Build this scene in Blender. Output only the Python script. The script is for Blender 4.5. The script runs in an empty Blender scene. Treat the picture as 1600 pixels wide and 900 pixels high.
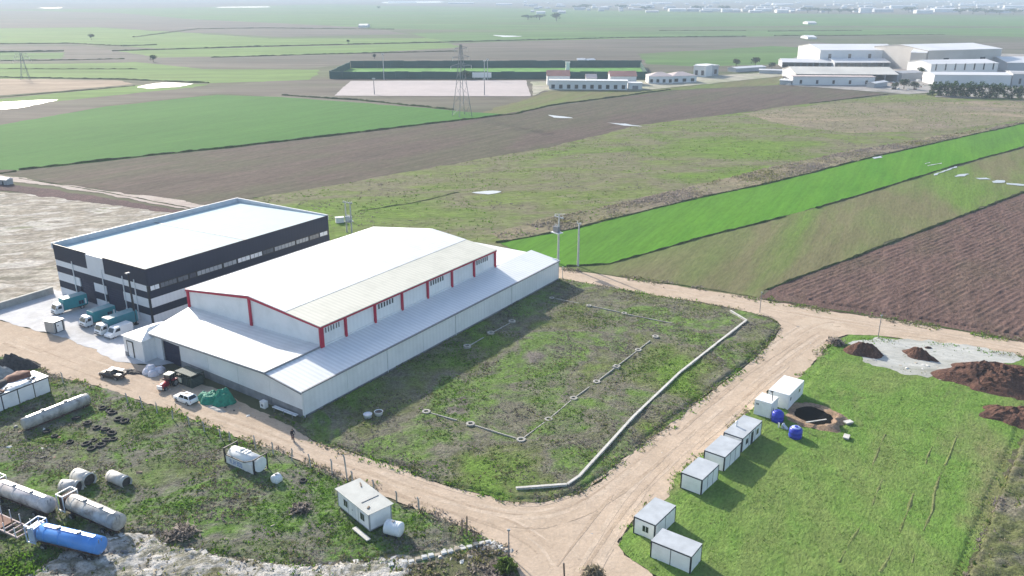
import bpy, math, random
import numpy as np
from mathutils import Vector, Matrix

random.seed(7)
rng = np.random.default_rng(7)
S = bpy.context.scene
COL = S.collection
R = math.radians

# ------------------------------------------------------------------ camera
F, HY, HC = 1310.0, -14.0, 65.0            # focal length and horizon row in a 1600x900 frame, flying height
PITCH = math.atan((450 - HY) / F)
cam = bpy.data.cameras.new("camera")
cam.sensor_width = 36.0
cam.lens = 36.0 * F / 1600.0
cam.clip_start = 0.5
cam.clip_end = 40000.0
camo = bpy.data.objects.new("camera", cam)
camo.location = (0, 0, HC)
camo.rotation_euler = (math.pi / 2 - PITCH, 0, 0)
COL.objects.link(camo)
S.camera = camo

# ------------------------------------------------------------------ sky, sun, exposure
SUN_AZ, SUN_EL = R(125), R(25)             # sun stands behind and to the left
W = bpy.data.worlds.new("World")
S.world = W
W.use_nodes = True
nt = W.node_tree
sky = nt.nodes.new("ShaderNodeTexSky")
sky.sky_type = 'NISHITA'
sky.sun_disc = False
sky.sun_elevation = SUN_EL
sky.sun_rotation = (math.pi / 2 - SUN_AZ) % (2 * math.pi)
sky.altitude = 50
sky.air_density = 1.0
sky.dust_density = 1.6
nt.links.new(sky.outputs[0], nt.nodes["Background"].inputs[0])
nt.nodes["Background"].inputs[1].default_value = 0.135

sun = bpy.data.lights.new("sun", 'SUN')
sun.energy = 4.2
sun.angle = R(1.0)
sun.color = (1.0, 0.93, 0.82)
suno = bpy.data.objects.new("sun", sun)
dirv = Vector((-math.cos(SUN_AZ) * math.cos(SUN_EL), -math.sin(SUN_AZ) * math.cos(SUN_EL), -math.sin(SUN_EL)))
suno.rotation_euler = dirv.to_track_quat('-Z', 'Y').to_euler()
suno.location = (-200, 300, 200)
COL.objects.link(suno)

S.view_settings.view_transform = 'Standard'
S.view_settings.look = 'None'
S.view_settings.exposure = 1.0
S.view_settings.gamma = 1.0
S.cycles.volume_bounces = 0
S.cycles.max_bounces = 6


# ------------------------------------------------------------------ survey: photo point -> place on the ground
def ray(u, v):
    x = (u - 800) / F
    y = -(v - 450) / F
    c, s = math.cos(PITCH), math.sin(PITCH)
    return x, c + y * s, -s + y * c


def G(u, v, z=0.0):
    x, y, d = ray(u, max(v, -9))
    t = (z - HC) / d
    return Vector((x * t, y * t, z))


def yaw_of(p, q):
    return math.atan2(q[1] - p[1], q[0] - p[0])


# ------------------------------------------------------------------ numpy noise
def vnoise(x, y, seed=0):
    xi = np.floor(x).astype(np.int64)
    yi = np.floor(y).astype(np.int64)
    fx, fy = x - xi, y - yi
    fx = fx * fx * (3 - 2 * fx)
    fy = fy * fy * (3 - 2 * fy)

    def h(a, b):
        n = (a * 374761393 + b * 668265263 + seed * 974634777) & 0xffffffff
        n = ((n ^ (n >> 13)) * 1274126177) & 0xffffffff
        n = n ^ (n >> 16)
        return (n & 0xffff) / 65535.0
    a, b, c, d = h(xi, yi), h(xi + 1, yi), h(xi, yi + 1), h(xi + 1, yi + 1)
    return (a * (1 - fx) + b * fx) * (1 - fy) + (c * (1 - fx) + d * fx) * fy


def fbm(x, y, seed=0, oct=4):
    x = np.asarray(x, float)
    y = np.asarray(y, float)
    s = 0
    a = 0.5
    for i in range(oct):
        s = s + a * vnoise(x, y, seed + i * 17)
        x = x * 2.03 + 11.3
        y = y * 2.03 + 5.7
        a *= 0.5
    return s / (1 - 0.5 ** oct)


def inside(px, py, poly):
    r = np.zeros(px.shape, bool)
    n = len(poly)
    for i in range(n):
        x0, y0 = poly[i][0], poly[i][1]
        x1, y1 = poly[(i + 1) % n][0], poly[(i + 1) % n][1]
        if y0 == y1:
            continue
        c = ((y0 > py) != (y1 > py)) & (px < (x1 - x0) * (py - y0) / (y1 - y0) + x0)
        r ^= c
    return r


# ------------------------------------------------------------------ materials
MATS = {}


def new_mat(name):
    m = bpy.data.materials.new(name)
    m.use_nodes = True
    return m, m.node_tree, m.node_tree.nodes["Principled BSDF"]


def plain(name, col, rough=0.6, metal=0.0, spec=0.4, var=0.12, scale=1.5, bump=0.0, dirt=None, dirt_amt=0.0):
    """plain paint / metal / plastic with soft mottling and optional grime"""
    if name in MATS:
        return MATS[name]
    m, t, b = new_mat(name)
    N = t.nodes
    L = t.links
    geo = N.new("ShaderNodeNewGeometry")
    nz = N.new("ShaderNodeTexNoise")
    nz.inputs["Scale"].default_value = scale
    nz.inputs["Detail"].default_value = 6
    L.new(geo.outputs["Position"], nz.inputs["Vector"])
    mr = N.new("ShaderNodeMapRange")
    mr.inputs[1].default_value = 0.3
    mr.inputs[2].default_value = 0.7
    mr.inputs[3].default_value = 1 - var
    mr.inputs[4].default_value = 1 + var
    L.new(nz.outputs[0], mr.inputs[0])
    mx = N.new("ShaderNodeVectorMath")
    mx.operation = 'SCALE'
    mx.inputs[0].default_value = col
    L.new(mr.outputs[0], mx.inputs["Scale"])
    out = mx.outputs[0]
    if dirt is not None:
        n2 = N.new("ShaderNodeTexNoise")
        n2.inputs["Scale"].default_value = scale * 0.55
        n2.inputs["Detail"].default_value = 8
        n2.inputs["Roughness"].default_value = 0.7
        L.new(geo.outputs["Position"], n2.inputs["Vector"])
        r2 = N.new("ShaderNodeMapRange")
        r2.inputs[1].default_value = 0.48
        r2.inputs[2].default_value = 0.72
        r2.inputs[3].default_value = 0
        r2.inputs[4].default_value = dirt_amt
        L.new(n2.outputs[0], r2.inputs[0])
        mi = N.new("ShaderNodeMix")
        mi.data_type = 'RGBA'
        L.new(r2.outputs[0], mi.inputs[0])
        L.new(out, mi.inputs[6])
        mi.inputs[7].default_value = (*dirt, 1)
        out = mi.outputs[2]
    L.new(out, b.inputs["Base Color"])
    b.inputs["Roughness"].default_value = rough
    b.inputs["Metallic"].default_value = metal
    b.inputs["Specular IOR Level"].default_value = spec
    if bump:
        bp = N.new("ShaderNodeBump")
        bp.inputs["Strength"].default_value = bump
        bp.inputs["Distance"].default_value = 0.05
        L.new(nz.outputs[0], bp.inputs["Height"])
        L.new(bp.outputs[0], b.inputs["Normal"])
    MATS[name] = m
    return m


def ground(name, cols, big=0.03, mid=0.35, fine=2.2, ang=0.0, stretch=1.0, contrast=0.35, midc=0.3, bump=0.6,
           rowscale=0.0, rowamt=0.0, pos=None, spec=0.05):
    """earth / grass sheet: colour patches of its own, clumps, optional rows along ang"""
    if name in MATS:
        return MATS[name]
    m, t, b = new_mat(name)
    N = t.nodes
    L = t.links
    geo = N.new("ShaderNodeNewGeometry")
    mp = N.new("ShaderNodeMapping")
    mp.vector_type = 'TEXTURE'
    mp.inputs["Rotation"].default_value = (0, 0, ang)
    mp.inputs["Scale"].default_value = (stretch, 1, 1)
    L.new(geo.outputs["Position"], mp.inputs[0])

    def noise(scale, detail, src, rough=0.6, dist=0.0):
        n = N.new("ShaderNodeTexNoise")
        n.inputs["Scale"].default_value = scale
        n.inputs["Detail"].default_value = detail
        n.inputs["Roughness"].default_value = rough
        n.inputs["Distortion"].default_value = dist
        L.new(src, n.inputs["Vector"])
        return n
    nb = noise(big, 7, mp.outputs[0], 0.62, 0.4)
    cr = N.new("ShaderNodeValToRGB")
    el = cr.color_ramp.elements
    k = len(cols)
    lo, hi = 0.34, 0.66
    ps = pos or [lo + (hi - lo) * i / max(1, k - 1) for i in range(k)]
    while len(el) < k:
        el.new(0.5)
    for i in range(k):
        el[i].position = ps[i]
        el[i].color = (*cols[i], 1)
    L.new(nb.outputs[0], cr.inputs[0])
    nm = noise(mid, 5, mp.outputs[0], 0.65)
    r1 = N.new("ShaderNodeMapRange")
    r1.inputs[1].default_value = 0.3
    r1.inputs[2].default_value = 0.7
    r1.inputs[3].default_value = 1 - midc
    r1.inputs[4].default_value = 1 + midc
    L.new(nm.outputs[0], r1.inputs[0])
    nf = noise(fine, 4, mp.outputs[0], 0.7)
    r2 = N.new("ShaderNodeMapRange")
    r2.inputs[1].default_value = 0.3
    r2.inputs[2].default_value = 0.7
    r2.inputs[3].default_value = 1 - contrast
    r2.inputs[4].default_value = 1 + contrast
    L.new(nf.outputs[0], r2.inputs[0])
    mul = N.new("ShaderNodeMath")
    mul.operation = 'MULTIPLY'
    L.new(r1.outputs[0], mul.inputs[0])
    L.new(r2.outputs[0], mul.inputs[1])
    fac = mul.outputs[0]
    if rowamt:
        mp2 = N.new("ShaderNodeMapping")
        mp2.vector_type = 'TEXTURE'
        mp2.inputs["Rotation"].default_value = (0, 0, ang)
        mp2.inputs["Scale"].default_value = (40, 1, 1)
        L.new(geo.outputs["Position"], mp2.inputs[0])
        nr = noise(rowscale, 3, mp2.outputs[0], 0.6)
        r3 = N.new("ShaderNodeMapRange")
        r3.inputs[1].default_value = 0.3
        r3.inputs[2].default_value = 0.7
        r3.inputs[3].default_value = 1 - rowamt
        r3.inputs[4].default_value = 1 + rowamt
        L.new(nr.outputs[0], r3.inputs[0])
        m3 = N.new("ShaderNodeMath")
        m3.operation = 'MULTIPLY'
        L.new(fac, m3.inputs[0])
        L.new(r3.outputs[0], m3.inputs[1])
        fac = m3.outputs[0]
    sc = N.new("ShaderNodeVectorMath")
    sc.operation = 'SCALE'
    L.new(cr.outputs[0], sc.inputs[0])
    L.new(fac, sc.inputs["Scale"])
    L.new(sc.outputs[0], b.inputs["Base Color"])
    b.inputs["Roughness"].default_value = 0.95
    b.inputs["Specular IOR Level"].default_value = spec
    if bump:
        bp = N.new("ShaderNodeBump")
        bp.inputs["Strength"].default_value = bump
        bp.inputs["Distance"].default_value = 0.25
        ad = N.new("ShaderNodeMath")
        ad.operation = 'ADD'
        L.new(nm.outputs[0], ad.inputs[0])
        L.new(nf.outputs[0], ad.inputs[1])
        L.new(ad.outputs[0], bp.inputs["Height"])
        L.new(bp.outputs[0], b.inputs["Normal"])
    MATS[name] = m
    return m


def sheet_metal(name, col, ang, pitch=1.0, rough=0.38, amt=0.05, bump=0.25, dirt=None, dirt_amt=0.3, spec=0.5):
    """profiled metal sheeting with ribs running square to ang, soft weathering"""
    if name in MATS:
        return MATS[name]
    m, t, b = new_mat(name)
    N = t.nodes
    L = t.links
    geo = N.new("ShaderNodeNewGeometry")
    mp = N.new("ShaderNodeMapping")
    mp.vector_type = 'TEXTURE'
    mp.inputs["Rotation"].default_value = (0, 0, ang)
    L.new(geo.outputs["Position"], mp.inputs[0])
    wv = N.new("ShaderNodeTexWave")
    wv.wave_type = 'BANDS'
    wv.bands_direction = 'X'
    wv.inputs["Scale"].default_value = 1 / pitch / 3.2
    L.new(mp.outputs[0], wv.inputs["Vector"])
    nz = N.new("ShaderNodeTexNoise")
    nz.inputs["Scale"].default_value = 0.25
    nz.inputs["Detail"].default_value = 8
    nz.inputs["Roughness"].default_value = 0.65
    L.new(mp.outputs[0], nz.inputs["Vector"])
    r = N.new("ShaderNodeMapRange")
    r.inputs[1].default_value = 0
    r.inputs[2].default_value = 1
    r.inputs[3].default_value = 1 - amt
    r.inputs[4].default_value = 1
    L.new(wv.outputs[1], r.inputs[0])
    sc = N.new("ShaderNodeVectorMath")
    sc.operation = 'SCALE'
    sc.inputs[0].default_value = col
    L.new(r.outputs[0], sc.inputs["Scale"])
    r2 = N.new("ShaderNodeMapRange")
    r2.inputs[1].default_value = 0.45
    r2.inputs[2].default_value = 0.75
    r2.inputs[3].default_value = 0
    r2.inputs[4].default_value = dirt_amt
    L.new(nz.outputs[0], r2.inputs[0])
    mi = N.new("ShaderNodeMix")
    mi.data_type = 'RGBA'
    L.new(r2.outputs[0], mi.inputs[0])
    L.new(sc.outputs[0], mi.inputs[6])
    d = dirt or tuple(c * 0.75 for c in col)
    mi.inputs[7].default_value = (*d, 1)
    L.new(mi.outputs[2], b.inputs["Base Color"])
    b.inputs["Roughness"].default_value = rough
    b.inputs["Specular IOR Level"].default_value = spec
    bp = N.new("ShaderNodeBump")
    bp.inputs["Strength"].default_value = bump
    bp.inputs["Distance"].default_value = 0.03
    L.new(wv.outputs[1], bp.inputs["Height"])
    L.new(bp.outputs[0], b.inputs["Normal"])
    MATS[name] = m
    return m


# ------------------------------------------------------------------ mesh collecting
class MB:
    def __init__(s):
        s.v, s.f, s.mi, s.sm = [], [], [], []

    def add(s, vs, fs, m=0, smooth=False):
        o = len(s.v)
        s.v += [tuple(p) for p in vs]
        for f in fs:
            s.f.append(tuple(i + o for i in f))
            s.mi.append(m)
            s.sm.append(smooth)
        return s

    def box(s, x0, x1, y0, y1, z0, z1, m=0):
        vs = [(x0, y0, z0), (x1, y0, z0), (x1, y1, z0), (x0, y1, z0), (x0, y0, z1), (x1, y0, z1), (x1, y1, z1), (x0, y1, z1)]
        return s.add(vs, [(3, 2, 1, 0), (4, 5, 6, 7), (0, 1, 5, 4), (1, 2, 6, 5), (2, 3, 7, 6), (3, 0, 4, 7)], m)

    def hexa(s, bot, top, m=0):
        """8-point solid from 4 bottom and 4 top points, counter-clockwise from above"""
        return s.add(list(bot) + list(top), [(3, 2, 1, 0), (4, 5, 6, 7), (0, 1, 5, 4), (1, 2, 6, 5), (2, 3, 7, 6), (3, 0, 4, 7)], m)

    def quadslab(s, pts, th, m=0):
        """slab hanging th below four points"""
        return s.hexa([(p[0], p[1], p[2] - th) for p in pts], pts, m)

    def cyl(s, p0, p1, r0, r1=None, n=12, m=0, caps=True, smooth=True):
        p0, p1 = Vector(p0), Vector(p1)
        r1 = r0 if r1 is None else r1
        d = (p1 - p0).normalized()
        a = d.orthogonal().normalized()
        b = d.cross(a)
        vs = []
        for p, r in ((p0, r0), (p1, r1)):
            for i in range(n):
                t = 2 * math.pi * i / n
                vs.append(p + a * (r * math.cos(t)) + b * (r * math.sin(t)))
        s.add(vs, [(i, (i + 1) % n, n + (i + 1) % n, n + i) for i in range(n)], m, smooth)
        if caps:
            s.add(vs, [tuple(range(n - 1, -1, -1)), tuple(range(n, 2 * n))], m)
        return s

    def bar(s, p0, p1, w, h=None, m=0):
        p0, p1 = Vector(p0), Vector(p1)
        h = h or w
        d = (p1 - p0).normalized()
        up = Vector((0, 0, 1)) if abs(d.z) < 0.95 else Vector((1, 0, 0))
        a = d.cross(up).normalized() * (w / 2)
        b = a.cross(d).normalized() * (h / 2)
        vs = [p0 - a - b, p0 + a - b, p0 + a + b, p0 - a + b, p1 - a - b, p1 + a - b, p1 + a + b, p1 - a + b]
        return s.add(vs, [(0, 1, 2, 3), (7, 6, 5, 4), (1, 0, 4, 5), (2, 1, 5, 6), (3, 2, 6, 7), (0, 3, 7, 4)], m)

    def lathe(s, p0, axis, prof, n=16, m=0, smooth=True):
        """profile of (distance along axis, radius)"""
        p0 = Vector(p0)
        d = Vector(axis).normalized()
        a = d.orthogonal().normalized()
        b = d.cross(a)
        vs = []
        for t, r in prof:
            for i in range(n):
                q = 2 * math.pi * i / n
                vs.append(p0 + d * t + a * (r * math.cos(q)) + b * (r * math.sin(q)))
        fs = []
        for k in range(len(prof) - 1):
            for i in range(n):
                fs.append((k * n + i, k * n + (i + 1) % n, (k + 1) * n + (i + 1) % n, (k + 1) * n + i))
        fs.append(tuple(range(n - 1, -1, -1)))
        fs.append(tuple((len(prof) - 1) * n + i for i in range(n)))
        return s.add(vs, fs, m, smooth)

    def prism(s, poly, z0, z1, m=0):
        n = len(poly)
        vs = [(p[0], p[1], z0) for p in poly] + [(p[0], p[1], z1) for p in poly]
        return s.add(vs, [tuple(range(n - 1, -1, -1)), tuple(range(n, 2 * n))] + [(i, (i + 1) % n, n + (i + 1) % n, n + i) for i in range(n)], m)

    def extr(s, poly, axis, t0, t1, m=0):
        """polygon in the plane across axis ('x': (y,z), 'y': (x,z)), extruded from t0 to t1"""
        n = len(poly)
        f = (lambda t, p: (t, p[0], p[1])) if axis == 'x' else (lambda t, p: (p[0], t, p[1]))
        vs = [f(t0, p) for p in poly] + [f(t1, p) for p in poly]
        return s.add(vs, [tuple(range(n - 1, -1, -1)), tuple(range(n, 2 * n))] + [(i, (i + 1) % n, n + (i + 1) % n, n + i) for i in range(n)], m)

    def loft(s, rings, m=0, smooth=False):
        n = len(rings[0])
        vs = [p for r in rings for p in r]
        fs = [(k * n + i, k * n + (i + 1) % n, (k + 1) * n + (i + 1) % n, (k + 1) * n + i) for k in range(len(rings) - 1) for i in range(n)]
        fs += [tuple(range(n - 1, -1, -1)), tuple((len(rings) - 1) * n + i for i in range(n))]
        return s.add(vs, fs, m, smooth)

    def build(s, name, mats, parent=None, bevel=0.0, recalc=True):
        me = bpy.data.meshes.new(name)
        me.from_pydata(s.v, [], s.f)
        if not isinstance(mats, (list, tuple)):
            mats = [mats]
        for m in mats:
            me.materials.append(m)
        me.polygons.foreach_set("material_index", s.mi)
        me.polygons.foreach_set("use_smooth", s.sm)
        if recalc:
            import bmesh
            bm = bmesh.new()
            bm.from_mesh(me)
            bmesh.ops.recalc_face_normals(bm, faces=bm.faces)
            bm.to_mesh(me)
            bm.free()
        me.update()
        o = bpy.data.objects.new(name, me)
        COL.objects.link(o)
        if parent:
            o.parent = parent
        if bevel:
            md = o.modifiers.new("bevel", 'BEVEL')
            md.width = bevel
            md.segments = 2
            md.limit_method = 'ANGLE'
        return o


def mesh_obj(name, verts, faces_flat, nper, mats, midx=None, smooth=False, parent=None):
    """fast mesh from numpy: every face has nper corners"""
    me = bpy.data.meshes.new(name)
    nv = len(verts)
    nf = len(faces_flat) // nper
    me.vertices.add(nv)
    me.vertices.foreach_set("co", np.asarray(verts, np.float32).ravel())
    me.loops.add(nf * nper)
    me.loops.foreach_set("vertex_index", np.asarray(faces_flat, np.int32))
    me.polygons.add(nf)
    me.polygons.foreach_set("loop_start", np.arange(0, nf * nper, nper, dtype=np.int32))
    if not isinstance(mats, (list, tuple)):
        mats = [mats]
    for m in mats:
        me.materials.append(m)
    if midx is not None:
        me.polygons.foreach_set("material_index", np.asarray(midx, np.int32))
    me.polygons.foreach_set("use_smooth", np.full(nf, smooth))
    me.update(calc_edges=True)
    me.validate()
    o = bpy.data.objects.new(name, me)
    COL.objects.link(o)
    if parent:
        o.parent = parent
    return o


def tag(o, label=None, cat=None, group=None, kind=None):
    if label:
        o['label'] = label
    if cat:
        o['category'] = cat
    if group:
        o['group'] = group
    if kind:
        o['kind'] = kind
    return o


def thing(name, label, cat, loc=(0, 0, 0), yaw=0.0, group=None):
    o = bpy.data.objects.new(name, None)
    o.empty_display_size = 0.5
    o.location = loc
    o.rotation_euler = (0, 0, yaw)
    COL.objects.link(o)
    return tag(o, label, cat, group)


def children(o):
    return [c for c in COL.objects if c.parent == o]


def copy_tree(o, parent=None):
    c = o.copy()
    COL.objects.link(c)
    if parent:
        c.parent = parent
    for ch in children(o):
        copy_tree(ch, c)
    return c


# ------------------------------------------------------------------ ground sheets
LAYER = [0]


def sheet(name, px, mat, label=None, cat='field', jit=1.0, kind='structure', world=None):
    """one flat sheet, 4 mm above the one before, with a ragged natural edge"""
    LAYER[0] += 1
    z = 0.004 * LAYER[0]
    pts = world or [G(u, v) for u, v in px]
    out = []
    n = len(pts)
    for i in range(n):
        a, b = pts[i], pts[(i + 1) % n]
        d = (b - a)
        L = d.length
        far = max(60.0, ((a + b) / 2).length)
        step = max(0.6, far / 220.0)
        k = max(1, min(160, int(L / step)))
        nrm = Vector((-d.y, d.x, 0)).normalized()
        for j in range(k):
            p = a + d * (j / k)
            amp = jit * step * 0.9
            off = (float(fbm(p.x / (step * 2.5), p.y / (step * 2.5), 3, 3)) - 0.5) * 2 * amp + (float(fbm(p.x / (step * 12), p.y / (step * 12), 9, 2)) - 0.5) * 2 * amp
            q = p + nrm * off
            out.append((q.x, q.y, z))
    me = bpy.data.meshes.new(name)
    me.from_pydata(out, [], [tuple(range(len(out)))])
    me.materials.append(mat)
    import bmesh
    bm = bmesh.new()
    bm.from_mesh(me)
    for f in bm.faces:
        if f.normal.z < 0:
            f.normal_flip()
    bmesh.ops.triangulate(bm, faces=bm.faces)
    bm.to_mesh(me)
    bm.free()
    o = bpy.data.objects.new(name, me)
    COL.objects.link(o)
    tag(o, label, None, None, kind)
    return o


def relief(name, px, mat, z0, hfun, du, dv, ang=0.0, label=None, hole=None):
    """a sheet with real relief: a grid turned by ang, kept where it lies inside the outline"""
    pts = [G(u, v) for u, v in px]
    c, s = math.cos(ang), math.sin(ang)
    P = np.array([(p.x * c + p.y * s, -p.x * s + p.y * c) for p in pts])
    us = np.arange(P[:, 0].min(), P[:, 0].max(), du)
    vs = np.arange(P[:, 1].min(), P[:, 1].max(), dv)
    U, V = np.meshgrid(us, vs)
    X = U * c - V * s
    Y = U * s + V * c
    ins = inside(U, V, P)
    if hole:
        ins &= np.hypot(X - hole[0], Y - hole[1]) > hole[2]
    Z = z0 + hfun(U, V)
    nu, nv = len(us), len(vs)
    idx = np.arange(nu * nv).reshape(nv, nu)
    k = ins[:-1, :-1] & ins[1:, :-1] & ins[:-1, 1:] & ins[1:, 1:]
    # outer rows sink into the sheet below
    e = np.zeros_like(ins)
    e[:-1, :-1] |= k
    e[1:, :-1] |= k
    e[:-1, 1:] |= k
    e[1:, 1:] |= k
    full = np.zeros_like(ins)
    full[1:-1, 1:-1] = k[:-1, :-1] & k[1:, :-1] & k[:-1, 1:] & k[1:, 1:]
    Z = np.where(full, Z, 0.01)
    q = np.stack([idx[:-1, :-1], idx[:-1, 1:], idx[1:, 1:], idx[1:, :-1]], -1)[k]
    used = np.unique(q)
    remap = np.zeros(nu * nv, np.int64)
    remap[used] = np.arange(len(used))
    verts = np.stack([X.ravel()[used], Y.ravel()[used], Z.ravel()[used]], -1)
    o = mesh_obj(name, verts, remap[q].ravel(), 4, mat, smooth=True)
    tag(o, label, None, None, 'structure')
    return o


def bank(name, px, w, h, mat, label, seed=0):
    """low irregular bank of earth and rank grass along a field edge"""
    P = [G(u, v) for u, v in px]
    vs = []
    prof = [(-0.5, 0.0), (-0.3, 0.55), (0.0, 1.0), (0.28, 0.6), (0.5, 0.0)]
    rows = 0
    for a, b in zip(P[:-1], P[1:]):
        d = b - a
        n = Vector((-d.y, d.x, 0)).normalized()
        far = ((a + b) / 2).length
        k = max(2, min(220, int(d.length / max(0.9, far / 300))))
        for j in range(k):
            p = a + d * (j / k)
            hh = h * (0.25 + 1.3 * float(fbm(p.x / 3.1, p.y / 3.1, seed, 3)))
            ww = w * (0.6 + 0.8 * float(fbm(p.x / 4.3, p.y / 4.3, seed + 5, 3)))
            o = (float(fbm(p.x / 9, p.y / 9, seed + 8, 2)) - 0.5) * w * 1.2
            for t, f in prof:
                q = p + n * (t * ww + o)
                vs.append((q.x, q.y, f * hh + 0.001))
            rows += 1
    m = len(prof)
    fs = []
    for r in range(rows - 1):
        for i in range(m - 1):
            fs += [r * m + i, (r + 1) * m + i, (r + 1) * m + i + 1, r * m + i + 1]
    o = mesh_obj(name, np.array(vs), np.array(fs), 4, mat)
    return tag(o, label, None, None, 'structure')


def tufts(name, px, n, size, mats, weights, label, dens=None, blades=6, clump=6.0, seed=1, minz=0.0, flat=1.0, holes=None, edge=0.0, zfun=None):
    """weeds and grass tussocks: small leaf-like faces spread over an outline, one object"""
    r = np.random.default_rng(seed)
    P = np.array([G(u, v)[:2] for u, v in px])
    lo, hi = P.min(0), P.max(0)
    pts = np.zeros((0, 2))
    if edge:
        S_, E_ = P[:-1], P[1:]
        ln_ = np.hypot(*(E_ - S_).T)
        k_ = r.choice(len(S_), n * 2, p=ln_ / ln_.sum())
        pts = S_[k_] + (E_ - S_)[k_] * r.random((n * 2, 1)) + r.normal(0, edge, (n * 2, 2))
        pts = pts[fbm(pts[:, 0] / clump, pts[:, 1] / clump, seed, 4) > .45]
        n = min(n, len(pts))
    while len(pts) < n:
        c = lo + r.random((n * 2, 2)) * (hi - lo)
        c = c[inside(c[:, 0], c[:, 1], P)]
        d = fbm(c[:, 0] / clump, c[:, 1] / clump, seed, 4)
        keep = r.random(len(c)) < np.clip((d - 0.35) * 3.2, 0.04, 1)
        c = c[keep]
        if holes:
            for h in holes:
                c = c[np.hypot(c[:, 0] - h[0], c[:, 1] - h[1]) > h[2]]
        pts = np.concatenate([pts, c])
    pts = pts[:n]
    cls = fbm(pts[:, 0] / (clump * 1.7) + 40, pts[:, 1] / (clump * 1.7), seed + 3, 4) + (r.random(n) - 0.5) * 0.3
    order = np.argsort(cls)
    rank = np.empty(n)
    rank[order] = np.arange(n) / n
    cw = np.cumsum(weights) / np.sum(weights)
    mi = np.searchsorted(cw, rank, side='right').clip(0, len(mats) - 1)
    sz = size[0] + (size[1] - size[0]) * r.random(n) ** 2
    B = blades
    th = r.random((n, B)) * 2 * np.pi
    ln = sz[:, None] * (0.6 + 0.7 * r.random((n, B)))
    wd = ln * (0.28 + 0.3 * r.random((n, B)))
    el = np.radians(15 + 60 * r.random((n, B)))
    off = sz[:, None] * 0.45 * r.random((n, B))
    bx = pts[:, :1] + np.cos(th * 1.7 + 2) * off
    by = pts[:, 1:] + np.sin(th * 1.7 + 2) * off
    px_, py_ = -np.sin(th), np.cos(th)
    tx = bx + np.cos(th) * ln * np.cos(el)
    ty = by + np.sin(th) * ln * np.cos(el)
    tz = ln * np.sin(el) * flat
    z0 = np.full((n, B), minz)
    if zfun:
        z0 = zfun(bx, by) - .03
    v = np.stack([np.stack([bx - px_ * wd * .5, by - py_ * wd * .5, z0], -1), np.stack([bx + px_ * wd * .5, by + py_ * wd * .5, z0], -1),
                  np.stack([tx + px_ * wd * .35, ty + py_ * wd * .35, tz + z0], -1), np.stack([tx - px_ * wd * .35, ty - py_ * wd * .35, tz * 0.85 + z0], -1)], 2)
    o = mesh_obj(name, v.reshape(-1, 3), np.arange(n * B * 4), 4, mats, np.repeat(mi, B))
    return tag(o, label, None, None, 'stuff')


def stones(name, px, n, size, mats, label, seed=1, clump=5.0):
    r = np.random.default_rng(seed)
    P = np.array([G(u, v)[:2] for u, v in px])
    lo, hi = P.min(0), P.max(0)
    pts = np.zeros((0, 2))
    while len(pts) < n:
        c = lo + r.random((n * 3, 2)) * (hi - lo)
        c = c[inside(c[:, 0], c[:, 1], P)]
        d = fbm(c[:, 0] / clump, c[:, 1] / clump, seed, 3)
        c = c[r.random(len(c)) < np.clip((d - 0.36) * 4, 0.03, 1)]
        pts = np.concatenate([pts, c])
    pts = pts[:n]
    base = np.array([(-1, -1, 0), (1, -1, 0), (1, 1, 0), (-1, 1, 0), (-.6, -.6, 1), (.7, -.5, .8), (.5, .7, 1), (-.6, .6, .7)], float)
    s = size[0] + (size[1] - size[0]) * r.random(n) ** 3
    a = r.random(n) * 6.28
    V = base[None] * np.stack([s, s * (0.5 + r.random(n)), s * (0.4 + 0.6 * r.random(n))], -1)[:, None] + r.normal(0, 1, (n, 8, 3)) * (s * 0.16)[:, None, None]
    ca, sa = np.cos(a)[:, None], np.sin(a)[:, None]
    X = V[..., 0] * ca - V[..., 1] * sa + pts[:, :1]
    Y = V[..., 0] * sa + V[..., 1] * ca + pts[:, 1:]
    f = np.array([(4, 5, 6, 7), (0, 1, 5, 4), (1, 2, 6, 5), (2, 3, 7, 6), (3, 0, 4, 7)])
    q = (f[None] + (np.arange(n) * 8)[:, None, None]).reshape(-1)
    mi = np.repeat(r.integers(0, len(mats), n), 5)
    o = mesh_obj(name, np.stack([X, Y, V[..., 2]], -1).reshape(-1, 3), q, 4, mats, mi)
    return tag(o, label, None, None, 'stuff')


def heap(name, label, cat, u, v, rx, ry, h, mat, yaw=0.0, seed=0, n=26, rough=0.35, group=None, flatten=False):
    """loose heap with a lumpy surface"""
    p = G(u, v)
    vs, fs = [], []
    rings = 9 if rx < 6 else 22
    for i in range(rings + 1):
        t = i / rings
        for j in range(n):
            a = 2 * math.pi * j / n
            e = 1 + rough * (float(fbm(math.cos(a) * 1.6 + seed * 7.1, math.sin(a) * 1.6, seed, 3)) - 0.5) * 2
            x, y = rx * t * e * math.cos(a), ry * t * e * math.sin(a)
            prof = (1 - t ** 2.0) ** 1.2 if not flatten else min(1, (1 - t) * 2.6)
            q = max(1.0, rx / 3.5)
            z = h * prof * (0.35 + .75 * float(fbm(x * .8 / q + seed * 3, y * .8 / q, seed + 2, 3)) + .55 * float(fbm(x * 2.1, y * 2.1, seed + 6, 3)))
            vs.append((x, y, max(-0.02, z) if i < rings else -0.03))
    for i in range(rings):
        for j in range(n):
            fs.append((i * n + j, i * n + (j + 1) % n, (i + 1) * n + (j + 1) % n, (i + 1) * n + j))
    b = MB()
    b.add(vs, fs, 0, False)
    o = b.build(name, mat)
    o.location = (p.x, p.y, 0.03)
    o.rotation_euler = (0, 0, yaw)
    return tag(o, label, cat, group)

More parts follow.
